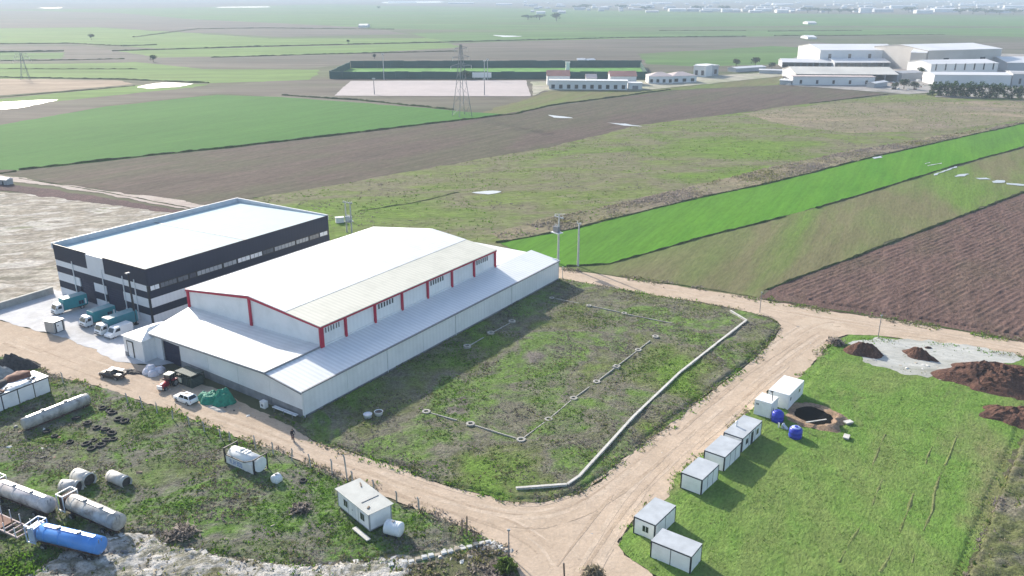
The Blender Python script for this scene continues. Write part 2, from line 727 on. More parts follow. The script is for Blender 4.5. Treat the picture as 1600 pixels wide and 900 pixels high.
# ================================================================== ground, fields, roads
DV = R(57.0)                                # direction the buildings and field edges run
g_base = ground("far_farmland", [(.08, .11, .045), (.11, .105, .07), (.085, .13, .045)], big=.004, mid=.03, fine=.25, ang=R(5), stretch=4, contrast=.2)
g_green = ground("young_crop", [(.048, .140, .026), (.060, .162, .031)], big=.02, mid=.12, fine=.9, ang=DV, stretch=3, contrast=.12, midc=.08, bump=.25, rowscale=.6, rowamt=.08)
g_bright = ground("bright_crop", [(.062, .185, .016), (.084, .205, .020), (.070, .172, .022)], big=.03, mid=.2, fine=1.2, ang=R(63), stretch=5, contrast=.14, midc=.10, bump=.3, rowscale=.5, rowamt=.12)
g_pale = ground("pale_crop", [(.105, .185, .04), (.13, .20, .055)], big=.01, mid=.06, fine=.4, ang=R(2), stretch=6, contrast=.12, bump=.2)
g_plow = ground("plowed_brown", [(.082, .070, .055), (.105, .080, .068), (.092, .086, .058), (.118, .090, .076)], big=.018, mid=.22, fine=1.1, ang=R(52), stretch=3, contrast=.28, midc=.15, bump=.8, rowscale=.35, rowamt=.13)
g_plow2 = ground("plowed_purple", [(.100, .064, .054), (.128, .082, .070), (.108, .078, .058)], big=.05, mid=.5, fine=2.0, ang=R(66), stretch=2, contrast=.3, midc=.16, bump=.8, rowscale=.5, rowamt=.12)
g_scrub = ground("scrub_pasture", [(.118, .190, .032), (.125, .165, .048), (.16, .148, .092), (.13, .172, .045), (.18, .155, .112)], big=.022, mid=.2, fine=.9, ang=R(10), stretch=2.2, contrast=.35, midc=.22, bump=1.0)
g_dry = ground("dry_scrub", [(.22, .18, .14), (.18, .165, .10), (.26, .21, .15)], big=.03, mid=.25, fine=1.2, ang=R(10), stretch=2, contrast=.35, midc=.22, bump=1.0)
g_olive = ground("fallow_olive", [(.112, .155, .045), (.145, .135, .070), (.108, .175, .036)], big=.022, mid=.16, fine=1.4, ang=R(63), stretch=5, contrast=.2, midc=.12, bump=.5, rowscale=.35, rowamt=.1)
g_plot = ground("weedy_plot", [(.115, .185, .036), (.128, .148, .060), (.150, .138, .106), (.115, .185, .042), (.158, .140, .118)], big=.055, mid=.45, fine=2.2, contrast=.42, midc=.3, bump=1.0)
g_yardgrass = ground("yard_grass", [(.085, .165, .026), (.112, .145, .055), (.148, .140, .115), (.092, .170, .030), (.165, .152, .13)], big=.065, mid=.45, fine=2.2, contrast=.42, midc=.3, bump=1.0)
g_field = ground("field_grass", [(.112, .198, .040), (.142, .195, .056), (.115, .205, .040), (.172, .182, .078)], big=.045, mid=.4, fine=2.6, ang=R(60), stretch=1.8, contrast=.28, midc=.16, bump=.8)
g_verge = ground("brown_verge", [(.14, .118, .10), (.10, .115, .045), (.17, .15, .13)], big=.1, mid=.6, fine=2.6, contrast=.45, midc=.3, bump=1.0)
g_road = ground("dirt_road", [(.405, .315, .235), (.455, .362, .278), (.42, .33, .248), (.475, .388, .30)], big=.05, mid=.35, fine=2.4, contrast=.12, midc=.10, bump=.25)
g_yard = ground("concrete_yard", [(.47, .465, .47), (.54, .535, .54), (.42, .405, .39)], big=.08, mid=.4, fine=2.0, contrast=.06, midc=.1, bump=.15, spec=.2)
g_lot = ground("bare_lot", [(.19, .175, .13), (.36, .33, .28), (.24, .21, .165), (.46, .43, .39), (.19, .19, .12)], big=.11, mid=.3, fine=1.6, ang=R(12), stretch=2.2, contrast=.4, midc=.35, bump=1.0)
g_track = ground("light_track", [(.36, .30, .26), (.46, .40, .36)], big=.1, mid=.4, fine=2, contrast=.12, midc=.12)
g_ditch = ground("wet_ditch", [(.085, .06, .06), (.12, .075, .075)], big=.1, mid=.5, fine=2, contrast=.3, midc=.2)
g_rubble = ground("crushed_rubble", [(.30, .28, .24), (.50, .48, .45), (.20, .19, .14), (.46, .44, .41), (.16, .15, .09)], big=.16, mid=.9, fine=3.2, contrast=.3, midc=.25, bump=1.0)
g_gravel = ground("grey_gravel", [(.36, .36, .33), (.44, .44, .41), (.30, .30, .26)], big=.1, mid=.6, fine=2.8, ang=R(-25), stretch=3, contrast=.12, midc=.12, bump=.5)
g_soil = ground("red_soil", [(.075, .042, .033), (.12, .066, .050), (.062, .038, .032)], big=.2, mid=.9, fine=3, contrast=.4, midc=.3, bump=1.0)
g_bank = ground("bank_grass", [(.055, .09, .025), (.10, .10, .05), (.075, .11, .03)], big=.08, mid=.5, fine=2, contrast=.35, midc=.3)
g_court = ground("pale_court", [(.40, .355, .345), (.45, .40, .385)], big=.02, mid=.1, fine=.6, contrast=.05, midc=.06, bump=.1)
g_pitch = ground("sports_turf", [(.11, .25, .06), (.13, .27, .07)], big=.02, mid=.1, fine=.6, contrast=.06, bump=.1)
g_far1 = ground("far_fallow", [(.105, .098, .078), (.13, .112, .092), (.10, .11, .068)], big=.006, mid=.04, fine=.3, ang=R(2), stretch=6, contrast=.16, bump=.2)
g_far2 = ground("far_green", [(.070, .135, .038), (.085, .16, .042), (.10, .125, .058)], big=.005, mid=.03, fine=.2, ang=R(2), stretch=6, contrast=.12, bump=.2)
g_tan = ground("tan_stubble", [(.34, .26, .19), (.28, .22, .16)], big=.01, mid=.05, fine=.4, ang=R(2), stretch=5, contrast=.12, bump=.2)

LAYER[0] = 0
LP = [Vector(p) for p in ((-9000, 30, 0), (9000, 30, 0), (9500, 9800, 0), (-9500, 9800, 0))]
sheet("ground", None, g_base, jit=0, world=LP)
LAYER[0] += 1

FIELDS = [
    # far bands, farthest first
    ("crop_field", g_far1, [(-200, 3), (800, 3), (1800, 3), (1800, 24), (1300, 20), (900, 12), (520, 6), (250, 12), (-200, 16)]),
    ("crop_field", g_far2, [(-200, 17), (250, 13), (520, 7), (820, 13), (1250, 22), (1800, 26), (1800, 42), (1250, 40), (800, 48), (560, 44), (250, 40), (-200, 45)]),
    ("plowed_field", g_far1, [(-200, 17), (40, 17), (180, 20), (300, 30), (560, 42), (640, 53), (440, 58), (290, 50), (150, 42), (-200, 46)]),
    ("crop_field", g_pale, [(-200, 46), (150, 43), (290, 51), (420, 60), (640, 60), (800, 58), (1000, 56), (1000, 60), (700, 66), (400, 73), (240, 76), (130, 68), (-200, 66)]),
    ("crop_field", g_far2, [(640, 52), (900, 46), (1250, 42), (1800, 45), (1800, 62), (1440, 54), (1160, 57), (980, 59), (700, 66)]),
    ("plowed_field", g_far1, [(700, 68), (980, 60), (1160, 58), (1250, 62), (1330, 72), (1800, 60), (1800, 120), (1400, 112), (1000, 112), (820, 95), (560, 99), (470, 98), (540, 86)]),
    ("crop_field", g_far2, [(1000, 84), (1210, 72), (1290, 76), (1240, 100), (1090, 104), (1010, 100)]),
    ("crop_field", g_pale, [(170, 80), (400, 74), (700, 67), (720, 74), (540, 84), (330, 90), (230, 90)]),
    ("plowed_field", g_far1, [(-200, 68), (110, 68), (250, 90), (540, 85), (560, 98), (480, 108), (300, 108), (160, 96), (90, 95), (-200, 82)]),
    ("crop_field", g_far2, [(-200, 83), (100, 82), (98, 92), (-200, 95)]),
    ("crop_field", g_pale, [(-200, 101), (150, 99), (210, 97), (320, 108), (500, 109), (486, 126), (400, 128), (320, 130), (180, 124), (-200, 121)]),
    ("stubble_field", g_tan, [(-200, 122), (60, 124), (180, 125), (214, 131), (130, 139), (0, 149), (-200, 152)]),
    ("crop_field", g_pale, [(-200, 165), (0, 155), (130, 142), (212, 134), (330, 131), (300, 137), (150, 152), (0, 172), (-200, 180)]),
    ("plowed_field", g_far1, [(-200, 181), (0, 172), (90, 158), (300, 137), (420, 127), (515, 124), (1000, 126), (1010, 140), (800, 182), (720, 180), (440, 152), (340, 147), (170, 165), (0, 196), (-200, 200)]),
    ("grass_field", g_olive, [(815, 158), (860, 141), (1010, 127), (1130, 121), (1240, 116), (1250, 131), (1130, 137), (1050, 141), (860, 165), (800, 181), (740, 183), (770, 170)]),
    ("crop_field", g_green, [(-250, 210), (0, 196), (170, 166), (340, 148), (440, 152), (640, 167), (715, 174), (806, 180), (720, 188), (400, 226), (30, 267), (-250, 290)]),
    ("plowed_field", g_plow, [(30, 267), (400, 227), (720, 189), (860, 167), (1050, 142), (1240, 132), (1385, 147), (1265, 163), (1000, 197), (860, 231), (700, 259), (540, 288), (400, 309), (320, 322), (-60, 262)]),
    ("scrub_field", g_scrub, [(300, 330), (400, 309), (540, 287), (700, 258), (860, 230), (1000, 196), (1265, 162), (1420, 146), (1800, 150), (1800, 168), (1600, 192), (1380, 241), (1200, 286), (1100, 307), (900, 356), (778, 380), (860, 436), (500, 420)]),
    ("dry_scrub_field", g_dry, [(1160, 178), (1290, 162), (1430, 160), (1640, 156), (1700, 172), (1580, 190), (1480, 205), (1330, 208), (1230, 196)]),
    ("dry_scrub_field", g_dry, [(770, 366), (840, 345), (950, 322), (1080, 292), (1200, 262), (1330, 236), (1470, 212), (1600, 190), (1600, 193), (1380, 242), (1200, 287), (1100, 308), (900, 357), (790, 378)]),
    ("crop_field", g_bright, [(776, 379), (900, 357), (1000, 332), (1100, 308), (1200, 287), (1380, 242), (1600, 193), (1800, 158), (1800, 196), (1600, 230), (1480, 263), (1330, 309), (1200, 345), (1100, 371), (950, 413), (880, 416)]),
    ("fallow_field", g_olive, [(870, 420), (950, 414), (1100, 372), (1200, 346), (1330, 310), (1480, 264), (1600, 231), (1800, 197), (1800, 250), (1600, 300), (1350, 395), (1200, 452), (1190, 470), (1000, 440), (900, 424)]),
    ("plowed_field", g_plow2, [(1198, 453), (1350, 396), (1600, 301), (1800, 250), (1800, 590), (1600, 540), (1400, 505), (1270, 482), (1185, 468)]),
    ("bare_lot", g_lot, [(-300, 275), (0, 300), (60, 303), (200, 323), (310, 336), (310, 420), (84, 470), (0, 486), (-300, 520)]),
    ("field_track", g_track, [(-150, 252), (10, 281), (150, 302), (290, 327), (320, 322), (290, 314), (160, 298), (20, 277), (-150, 244)]),
    ("wet_ditch", g_ditch, [(-150, 264), (20, 288), (130, 304), (290, 330), (270, 334), (100, 311), (0, 298), (-150, 275)]),
]
for nm, m, px in FIELDS:
    sheet(nm, px, m)

ROAD = [(-200, 440), (0, 500), (62, 518), (100, 526), (150, 546), (182, 565), (240, 573), (330, 606), (410, 646), (455, 664), (490, 690), (560, 712), (640, 735), (650, 746), (720, 766), (800, 784),
        (850, 786), (904, 773), (944, 746), (999, 698), (1059, 651), (1119, 606), (1174, 566), (1213, 523), (1220, 509), (1205, 498), (1160, 486), (1080, 471), (1000, 459), (940, 447), (880, 441), (866, 440),
        (860, 418), (900, 422), (1000, 439), (1100, 453), (1190, 468), (1270, 483), (1400, 501), (1500, 518), (1600, 536), (1800, 572), (1800, 600), (1600, 559), (1500, 545), (1430, 533), (1370, 525), (1325, 524), (1302, 532), (1278, 560),
        (1252, 590), (1210, 606), (1176, 640), (1126, 690), (1060, 746), (1050, 775), (990, 815), (966, 848), (976, 868), (1012, 892), (1060, 935), (1060, 990), (800, 990), (815, 905), (795, 871), (760, 841),
        (700, 816), (620, 786), (520, 743), (430, 706), (380, 689), (300, 656), (230, 631), (150, 604), (90, 590), (60, 578), (0, 558), (-200, 500)]
PLOT = [(468, 664), (475, 652), (873, 436), (940, 447), (1000, 459), (1080, 471), (1160, 486), (1205, 498), (1220, 509), (1213, 523), (1174, 566), (1119, 606), (1059, 651), (999, 698), (944, 746),
        (904, 773), (850, 786), (800, 784), (720, 766), (650, 746), (640, 735), (560, 712), (490, 690), (455, 668), (420, 652), (440, 646)]
LEFT = [(-300, 480), (0, 558), (60, 578), (90, 590), (150, 604), (230, 631), (300, 656), (380, 689), (430, 706), (520, 743), (620, 786), (700, 816), (760, 841), (795, 871), (815, 905), (800, 990), (-300, 990)]
RIGHT = [(1290, 552), (1302, 532), (1325, 524), (1370, 525), (1430, 533), (1500, 545), (1600, 559), (1800, 600), (1800, 990), (1060, 990), (1060, 935), (1012, 892), (976, 868), (966, 848), (990, 815), (1050, 775), (1060, 746), (1126, 690), (1176, 640), (1210, 606), (1252, 590), (1278, 560)]
RUBBLE = [(112, 856), (150, 842), (200, 834), (246, 836), (262, 852), (330, 867), (400, 880), (480, 886), (560, 880), (640, 872), (650, 990), (-100, 990), (60, 890)]
GRAVEL = [(1322, 536), (1372, 528), (1480, 536), (1580, 553), (1600, 562), (1540, 574), (1490, 592), (1420, 588), (1352, 568)]
VERGE = [(1640, 640), (1592, 690), (1550, 790), (1505, 905), (1480, 990), (1800, 990), (1800, 640)]
sheet("dirt_road", ROAD, g_road, jit=.8)
# wheel lanes pressed into the dirt road
g_lane = ground("pressed_lane", [(.435, .345, .262), (.475, .385, .30), (.425, .335, .255)], big=.12, mid=.5, fine=2.6, contrast=.14, midc=.14, bump=.3)
g_damp = ground("damp_lane", [(.37, .285, .212), (.41, .325, .245)], big=.15, mid=.6, fine=2.6, contrast=.16, midc=.16, bump=.3)


def lane(px, off, w, m, seed):
    """worn wheel lane: a smooth ribbon of uneven width, broken where it fades out"""
    LAYER[0] += .3
    z = .004 * LAYER[0]
    P = [G(u, v) for u, v in px]
    Q = []
    for i in range(len(P) - 1):
        p0, p1, p2, p3 = P[max(0, i - 1)], P[i], P[i + 1], P[min(len(P) - 1, i + 2)]
        k = max(2, int((p2 - p1).length / 1.2))
        for j in range(k):
            t = j / k
            Q.append(.5 * (2 * p1 + (p2 - p0) * t + (2 * p0 - 5 * p1 + 4 * p2 - p3) * t * t + (3 * p1 - p0 - 3 * p2 + p3) * t ** 3))
    vs, fs = [], []
    for i, p in enumerate(Q):
        d = (Q[min(i + 1, len(Q) - 1)] - Q[max(i - 1, 0)]).normalized()
        n = Vector((-d.y, d.x, 0))
        f = float(fbm(i / 9.0, seed * 3.3, 71, 4))
        o = off + (float(fbm(i / 22.0, seed * 1.7, 72, 2)) - .5) * 1.3
        ww = w * max(0.0, min(1.2, (f - .36) * 5))
        for sg in (-1, 1):
            q = p + n * (o + sg * ww / 2 + (float(fbm(i / 1.7, seed + sg, 73, 2)) - .5) * .18)
            vs.append((q.x, q.y, z))
        if i and ww > .08:
            fs += [2 * i - 2, 2 * i - 1, 2 * i + 1, 2 * i]
    o_ = mesh_obj("wheel_lane", np.array(vs), np.array(fs), 4, m)
    tag(o_, None, None, None, 'structure')


LANE1 = [(20, 532), (90, 558), (180, 590), (260, 618), (340, 650), (420, 678), (500, 712), (580, 742), (660, 770), (740, 796), (800, 818), (850, 850), (880, 890)]
LANE2 = [(520, 722), (620, 757), (720, 790), (800, 808), (860, 806), (920, 782), (980, 738), (1050, 680), (1120, 624), (1180, 576), (1240, 530), (1300, 505), (1400, 518), (1500, 532), (1600, 548)]
LANE3 = [(880, 428), (960, 440), (1060, 458), (1160, 475), (1230, 488), (1300, 500), (1400, 514), (1500, 529), (1640, 555)]
LANE4 = [(900, 895), (930, 850), (965, 800), (1020, 740), (1090, 675), (1160, 615), (1220, 565), (1280, 522)]
for k_, (L_, o_) in enumerate(((LANE1, 0), (LANE2, .4), (LANE3, 0), (LANE4, -.6))):
    lane(L_, o_ - .85, .6, g_lane, 3 * k_)
    lane(L_, o_ + .85, .6, g_lane, 3 * k_ + 1)
    lane(L_, o_ - .1, .35, g_damp, 3 * k_ + 2)
for k_, (L_, o_, m_) in enumerate(((LANE1, 2.6, g_lane), (LANE1, -1.9, g_damp), (LANE2, -2.2, g_damp), (LANE2, 2.4, g_lane), (LANE4, 2.2, g_damp), (LANE4, -2.3, g_lane))):
    lane(L_, o_, .5, m_, 40 + k_)
LAYER[0] = math.ceil(LAYER[0]) + 1
YARD = [(-250, 430), (0, 476), (84, 452), (240, 500), (300, 480), (345, 500), (330, 560), (245, 573), (182, 566), (150, 548), (100, 527), (62, 519), (0, 502), (-250, 445)]
sheet("concrete_yard", YARD, g_yard, jit=.7)
sheet("weedy_plot", PLOT, g_plot)
sheet("rough_yard", LEFT, g_yardgrass)
sheet("grass_field", RIGHT, g_field)
sheet("rubble_ground", RUBBLE, g_rubble, jit=2.0)
sheet("dirt_track", [(590, 905), (640, 888), (700, 872), (764, 851), (792, 868), (806, 890), (800, 990), (560, 990)], g_verge)
sheet("gravel_patch", GRAVEL, g_gravel, jit=1.6)
sheet("field_verge", VERGE, g_verge, jit=1.6)


def hum(sc, amp, seed):
    return lambda u, v: amp * (fbm(u / sc, v / sc, seed, 5) ** 1.5) + amp * .35 * fbm(u / .9, v / .9, seed + 4, 2)


relief("weedy_plot_humps", PLOT, g_plot, .12, hum(5.0, .42, 4), .5, .5)
LEFTN = [(-60, 548), (0, 563), (60, 582), (150, 608), (230, 635), (300, 660), (380, 693), (520, 748), (620, 791), (700, 821), (752, 843), (560, 884), (480, 890), (400, 884), (262, 856), (246, 838), (200, 838), (120, 856), (60, 890), (-60, 930)]
relief("rough_yard_humps", LEFTN, g_yardgrass, .12, hum(4.0, .38, 9), .5, .5)
RIGHTN = [(1285, 566), (1310, 545), (1350, 570), (1420, 592), (1490, 596), (1560, 600), (1610, 640), (1588, 692), (1546, 790), (1500, 905), (1490, 930), (1060, 930), (1020, 895), (985, 868), (976, 848), (1066, 778), (1130, 720), (1192, 664), (1236, 620), (1262, 592)]


def rows_field(u, v):
    trk = np.exp(-((np.mod(u + 3 * fbm(u / 40, v / 40, 6, 2), 9.0) - 2) / .35) ** 2) + np.exp(-((np.mod(u + 3 * fbm(u / 40, v / 40, 6, 2), 9.0) - 4) / .35) ** 2)
    return .13 * fbm(u / 3, v / 3, 12, 5) + .07 * fbm(u / .8, v / .8, 15, 2) - .10 * trk * fbm(u / 14, v / 14, 16, 2)


PIT = G(1273, 652)
relief("grass_field_humps", RIGHTN, g_field, .2, rows_field, .45, .45, ang=R(78), hole=(PIT.x, PIT.y, 4.1))
relief("rubble_humps", RUBBLE, g_rubble, .12, hum(1.1, .6, 21), .3, .3)
relief("field_verge_humps", VERGE, g_verge, .2, hum(2.0, 1.1, 23), .4, .4)
PLOW2 = [(1208, 457), (1350, 403), (1600, 308), (1800, 258), (1800, 575), (1600, 527), (1500, 510), (1400, 494), (1280, 474)]


def furrow(u, v):
    w = v + 1.2 * fbm(u / 30, v / 30, 31, 2)
    return .13 * (0.5 + .5 * np.sin(w * 2 * math.pi / 1.45)) * np.clip(2.2 * fbm(u / 9, v / 2.2, 33, 4) - .45, 0, 1.2) + .34 * fbm(u / 1.6, v / .8, 35, 4)


ya = yaw_of(G(1208, 453), G(1600, 301))
relief("plowed_furrows", PLOW2, g_plow2, .1, furrow, .6, .3, ang=ya)

BANKS = [
    ([(30, 266), (200, 247), (400, 226), (560, 207), (720, 188), (806, 178), (860, 165), (1050, 140)], 2.6, 1.3),
    ([(-100, 285), (30, 267)], 2.4, 1.0),
    ([(776, 380), (900, 357), (1000, 332), (1100, 308), (1200, 287), (1380, 242), (1600, 193), (1760, 164)], 1.6, .8),
    ([(885, 416), (950, 413), (1100, 371), (1200, 345), (1230, 338)], 1.0, .8),
    ([(1275, 326), (1330, 309), (1480, 263), (1600, 230), (1760, 199)], 1.2, .9),
    ([(1198, 453), (1350, 396), (1600, 301), (1760, 255)], 1.0, .85),
    ([(30, 279), (160, 300), (300, 326)], .9, .5),
    ([(885, 421), (1000, 438), (1100, 452), (1200, 468), (1320, 488), (1450, 508), (1600, 534)], 1.6, .45),
    ([(0, 82), (105, 80)], 7, 2.5), ([(175, 80), (400, 73), (700, 66), (980, 59), (1170, 57)], 5, 2.2),
    ([(0, 108), (220, 108)], 4, 1.2), ([(0, 121), (180, 124), (330, 130)], 4, 1.6),
    ([(330, 90), (540, 84), (720, 80)], 5, 1.8), ([(0, 69), (110, 68), (190, 72), (250, 70)], 6, 2),
    ([(0, 95), (110, 94), (200, 92)], 4, 1.5), ([(1200, 49), (1350, 48)], 8, 2.2), ([(1030, 48), (1170, 48)], 8, 2), ([(1210, 56), (1290, 56), (1480, 54)], 6, 2),
    ([(210, 58), (310, 45), (420, 44), (620, 46)], 7, 2.2), ([(440, 149), (560, 157), (640, 165), (712, 172)], 3, 1.6),
    ([(640, 112), (820, 112)], 1, .3), ([(0, 152), (120, 142), (215, 134)], 3, .8), ([(1265, 162), (1390, 147)], 1.6, .8),
    ([(560, 330), (640, 318), (720, 300)], 2, .5),
]
for i, (px, w, h) in enumerate(BANKS):
    bank("field_bank", px, w * .62, h * .6, g_bank, None, seed=50 + i)

g_rut = ground("rut_grass", [(.115, .155, .045), (.145, .15, .07)], big=.1, mid=.5, fine=2, contrast=.3, midc=.3)
for i, px in enumerate(([(1385, 682), (1372, 712), (1356, 752)], [(1380, 750), (1362, 792), (1330, 842), (1306, 888)], [(1470, 675), (1450, 718), (1440, 748)], [(1430, 775), (1415, 810), (1400, 855), (1368, 902)],
                        [(1497, 677), (1470, 738), (1460, 775), (1455, 800), (1435, 838), (1424, 890)], [(1262, 700), (1280, 715)])):
    tk = bank("tyre_track", px, .7, .16, g_rut, None, seed=90 + i)
    tk.location.z = .19

# water standing in the far fields; pale base colour paints in the sky glare
water, _t, _b = new_mat("standing_water")
_b.inputs["Base Color"].default_value = (.36, .38, .39, 1)
_b.inputs["Roughness"].default_value = .35
_b.inputs["Specular IOR Level"].default_value = 1.0
for px in ([(-150, 166), (0, 160), (40, 158), (92, 156), (20, 170), (-150, 185)], [(214, 135), (258, 129), (302, 131), (280, 136), (228, 139)], [(738, 302), (762, 299), (784, 300), (764, 304)],
           [(64, 12.2), (98, 11.6), (98, 12.6), (66, 12.8)], [(768, 55), (800, 56), (815, 57), (790, 58)], [(340, 11), (420, 10), (420, 11.5), (340, 12)],
           [(600, 3), (690, 2), (690, 4), (600, 5)], [(948, 192), (975, 194), (1004, 198), (975, 197)], [(856, 180), (870, 182), (896, 185), (868, 184)],            [(1441, 256), (1456, 254), (1456, 255), (1443, 257)], [(1446, 259), (1470, 255), (1471, 256.5), (1448, 260.5)], [(1488, 275.5), (1512, 272), (1518, 273.5), (1494, 277)], [(1524, 279), (1540, 278.5), (1548, 281), (1530, 281)], [(1549, 284), (1566, 282.5), (1568, 285.5), (1552, 286.5)], [(1572, 287), (1600, 289), (1600, 291), (1576, 289)], [(1458, 273), (1494, 260.5), (1493, 262.5), (1462, 275)], [(1362, 247), (1380, 244), (1378, 247), (1366, 249)]):
    sheet("standing_water", px, water, jit=1.0)

# ------------------------------------------------------------------ weeds, grass, rubble
def leafmat(n, c, var=.35):
    """leaf: matt blade that lets some light through"""
    m = plain(n, c, rough=.9, spec=.05, var=var, scale=.9)
    t = m.node_tree
    b = t.nodes["Principled BSDF"]
    tr = t.nodes.new("ShaderNodeBsdfTranslucent")
    t.links.new(b.inputs["Base Color"].links[0].from_socket, tr.inputs["Color"])
    mx = t.nodes.new("ShaderNodeMixShader")
    mx.inputs[0].default_value = .6
    t.links.new(b.outputs[0], mx.inputs[1])
    t.links.new(tr.outputs[0], mx.inputs[2])
    t.links.new(mx.outputs[0], t.nodes["Material Output"].inputs[0])
    return m


w_green = leafmat("weed_green", (.13, .225, .036))
w_lush = leafmat("weed_lush", (.13, .26, .026))
w_dark = leafmat("weed_dark", (.095, .15, .036))
w_olive = leafmat("weed_olive", (.19, .195, .08))
w_dry = leafmat("weed_dry", (.26, .235, .175))
w_purple = leafmat("weed_purple", (.23, .205, .19))
RINGS = []
tufts("weeds", PLOT, 23000, (.09, .34), [w_purple, w_dry, w_olive, w_green, w_dark, w_lush], [3, 2, 2.5, 2.5, 1.2, .8], "weeds and dry stalks over the fenced plot", clump=5.5, seed=3, flat=.7, zfun=lambda x, y: .12 + hum(5.0, .42, 4)(x, y))
tufts("weeds", LEFTN, 23000, (.09, .36), [w_purple, w_dry, w_olive, w_green, w_dark, w_lush], [2, 1.6, 2, 3.4, 1.4, 1.6], "weeds and rough grass in the tanker yard", clump=4.5, seed=5, flat=.7, zfun=lambda x, y: .12 + hum(4.0, .38, 9)(x, y))
tufts("grass", RIGHTN, 10000, (.06, .22), [w_olive, w_green, w_lush, w_dark], [1.5, 3, 2, 1], "short grass tussocks on the green field", clump=3.0, seed=7, flat=.6, zfun=lambda x, y: .2 + rows_field(x * math.cos(R(78)) + y * math.sin(R(78)), -x * math.sin(R(78)) + y * math.cos(R(78))), holes=[(PIT.x, PIT.y, 4.4)])
tufts("weeds", VERGE, 4000, (.15, .6), [w_purple, w_dry, w_olive, w_dark], [2, 2, 1.5, 1.6], "dead weeds on the brown verge", clump=2.0, seed=8, minz=.35)
tufts("scrub", FIELDS[17][2], 22000, (.22, .75), [w_purple, w_dry, w_olive, w_green, w_lush], [1.6, 1.8, 2, 3, 1.6], "low scrub spread over the wide pasture", clump=9, seed=9, flat=.5)
tufts("scrub", FIELDS[19][2], 9000, (.25, .65), [w_purple, w_dry, w_olive], [3, 3, 1], "dry grey brush along the bright crop", clump=8, seed=10)
tufts("grass", GRAVEL, 500, (.1, .35), [w_dry, w_olive, w_green], [1, 1, 1], "sparse grass on the gravel", clump=3, seed=12)
tufts("weeds", [(585, 902), (640, 886), (700, 870), (764, 850), (792, 868), (806, 890), (800, 940), (560, 940)], 2200, (.15, .55), [w_purple, w_dry, w_olive], [2, 2, 1], "dead weeds along the bottom track", clump=2, seed=14)
tufts("weeds", [(-20, 870), (50, 868), (75, 880), (60, 930), (-20, 930)], 1200, (.2, .6), [w_green, w_lush, w_dark], [1, 2, 1], "lush green weeds in the bottom left corner", clump=2, seed=15, minz=.2)
tufts("verge_weeds", [(0, 558), (90, 590), (230, 631), (380, 689), (520, 743), (700, 816), (795, 871)], 2600, (.14, .5), [w_purple, w_dry, w_olive, w_green], [2, 2, 2, 2], "weeds creeping in along the lower road edge", clump=4, seed=31, edge=.7)
tufts("verge_weeds", [(490, 690), (640, 735), (800, 784), (904, 773), (1059, 651), (1174, 566), (1220, 509), (1160, 486), (1000, 459), (880, 441)], 3200, (.14, .45), [w_dry, w_olive, w_green, w_lush], [1, 2, 2, 2], "weeds creeping in along the plot edge of the road", clump=4, seed=32, edge=.7)
tufts("verge_weeds", [(966, 848), (1060, 746), (1176, 640), (1252, 590), (1302, 532), (1430, 533), (1600, 559)], 2200, (.12, .4), [w_dry, w_olive, w_green, w_lush], [1, 1, 2, 2], "weeds creeping in along the cabin side of the road", clump=4, seed=33, edge=.7)
tufts("verge_weeds", [(880, 420), (1100, 452), (1270, 482), (1500, 517), (1640, 544)], 2400, (.14, .5), [w_purple, w_dry, w_olive, w_green], [1, 2, 2, 2], "weeds along the upper road edge", clump=5, seed=34, edge=1.0)
s_white = plain("rubble_white", (.62, .60, .56), .9, var=.2)
s_dark = plain("rubble_dark", (.15, .15, .16), .9, var=.3)
s_grey = plain("rubble_grey", (.36, .35, .33), .9, var=.25)
s_tan = plain("rubble_tan", (.42, .36, .28), .9, var=.25)
tufts("weeds", RUBBLE, 5200, (.1, .42), [w_purple, w_dry, w_olive, w_green], [2, 2, 2, 1], "weeds growing through the rubble", clump=3, seed=17, minz=.25)
stones("rubble", RUBBLE, 8000, (.07, .55), [s_white, s_grey, s_grey, s_tan, s_dark], "broken pale rubble spread over the ground", seed=3)
stones("rubble", [(120, 650), (300, 690), (440, 730), (720, 845), (560, 870), (250, 830), (0, 740), (0, 690)], 420, (.05, .3), [s_white, s_grey, s_tan], "stray stones in the tanker yard", seed=4)
stones("rubble", PLOT, 260, (.06, .32), [s_white, s_grey, s_tan], "stray stones in the weedy plot", seed=6)
stones("rubble", [(570, 884), (640, 868), (770, 846), (800, 862), (740, 876), (640, 896), (600, 910)], 420, (.08, .4), [s_white, s_white, s_grey, s_tan], "stones along the low kerb", seed=8)
stones("rubble", [(1340, 560), (1420, 560), (1600, 600), (1600, 640), (1420, 600)], 260, (.08, .4), [s_white, s_grey, s_tan], "stones at the gravel patch edge", seed=9)
stones("rubble", ROAD, 900, (.03, .16), [s_white, s_tan, s_grey], "loose stones on the dirt road", seed=11, clump=9)

# ================================================================== large buildings
A0 = G(475, 654)
WYAW = R(57.03)
m_wall = sheet_metal("white_cladding", (.78, .78, .78), WYAW, 1.0, .5, .05, .2, dirt=(.42, .43, .43), dirt_amt=.35)
m_roof = sheet_metal("white_roofing", (.70, .71, .71), WYAW, 1.0, .55, .10, .4, dirt=(.44, .45, .45), dirt_amt=.45, spec=.35)
m_roof2 = sheet_metal("cream_roofing", (.60, .585, .50), WYAW, 1.0, .6, .12, .4, dirt=(.36, .36, .30), dirt_amt=.5, spec=.3)
m_roof3 = sheet_metal("grey_roofing", (.74, .75, .76), WYAW, 1.0, .5, .14, .5, dirt=(.46, .49, .52), dirt_amt=.3)
m_red = plain("red_steel", (.40, .012, .045), .45, var=.1)
m_trim = plain("grey_trim", (.20, .205, .22), .55, var=.1)
m_lighttrim = plain("light_trim", (.68, .69, .70), .5, var=.06)
m_navy = plain("navy_shutter", (.014, .018, .05), .6, var=.15)
m_black = plain("black_steel", (.016, .017, .022), .5, var=.2)
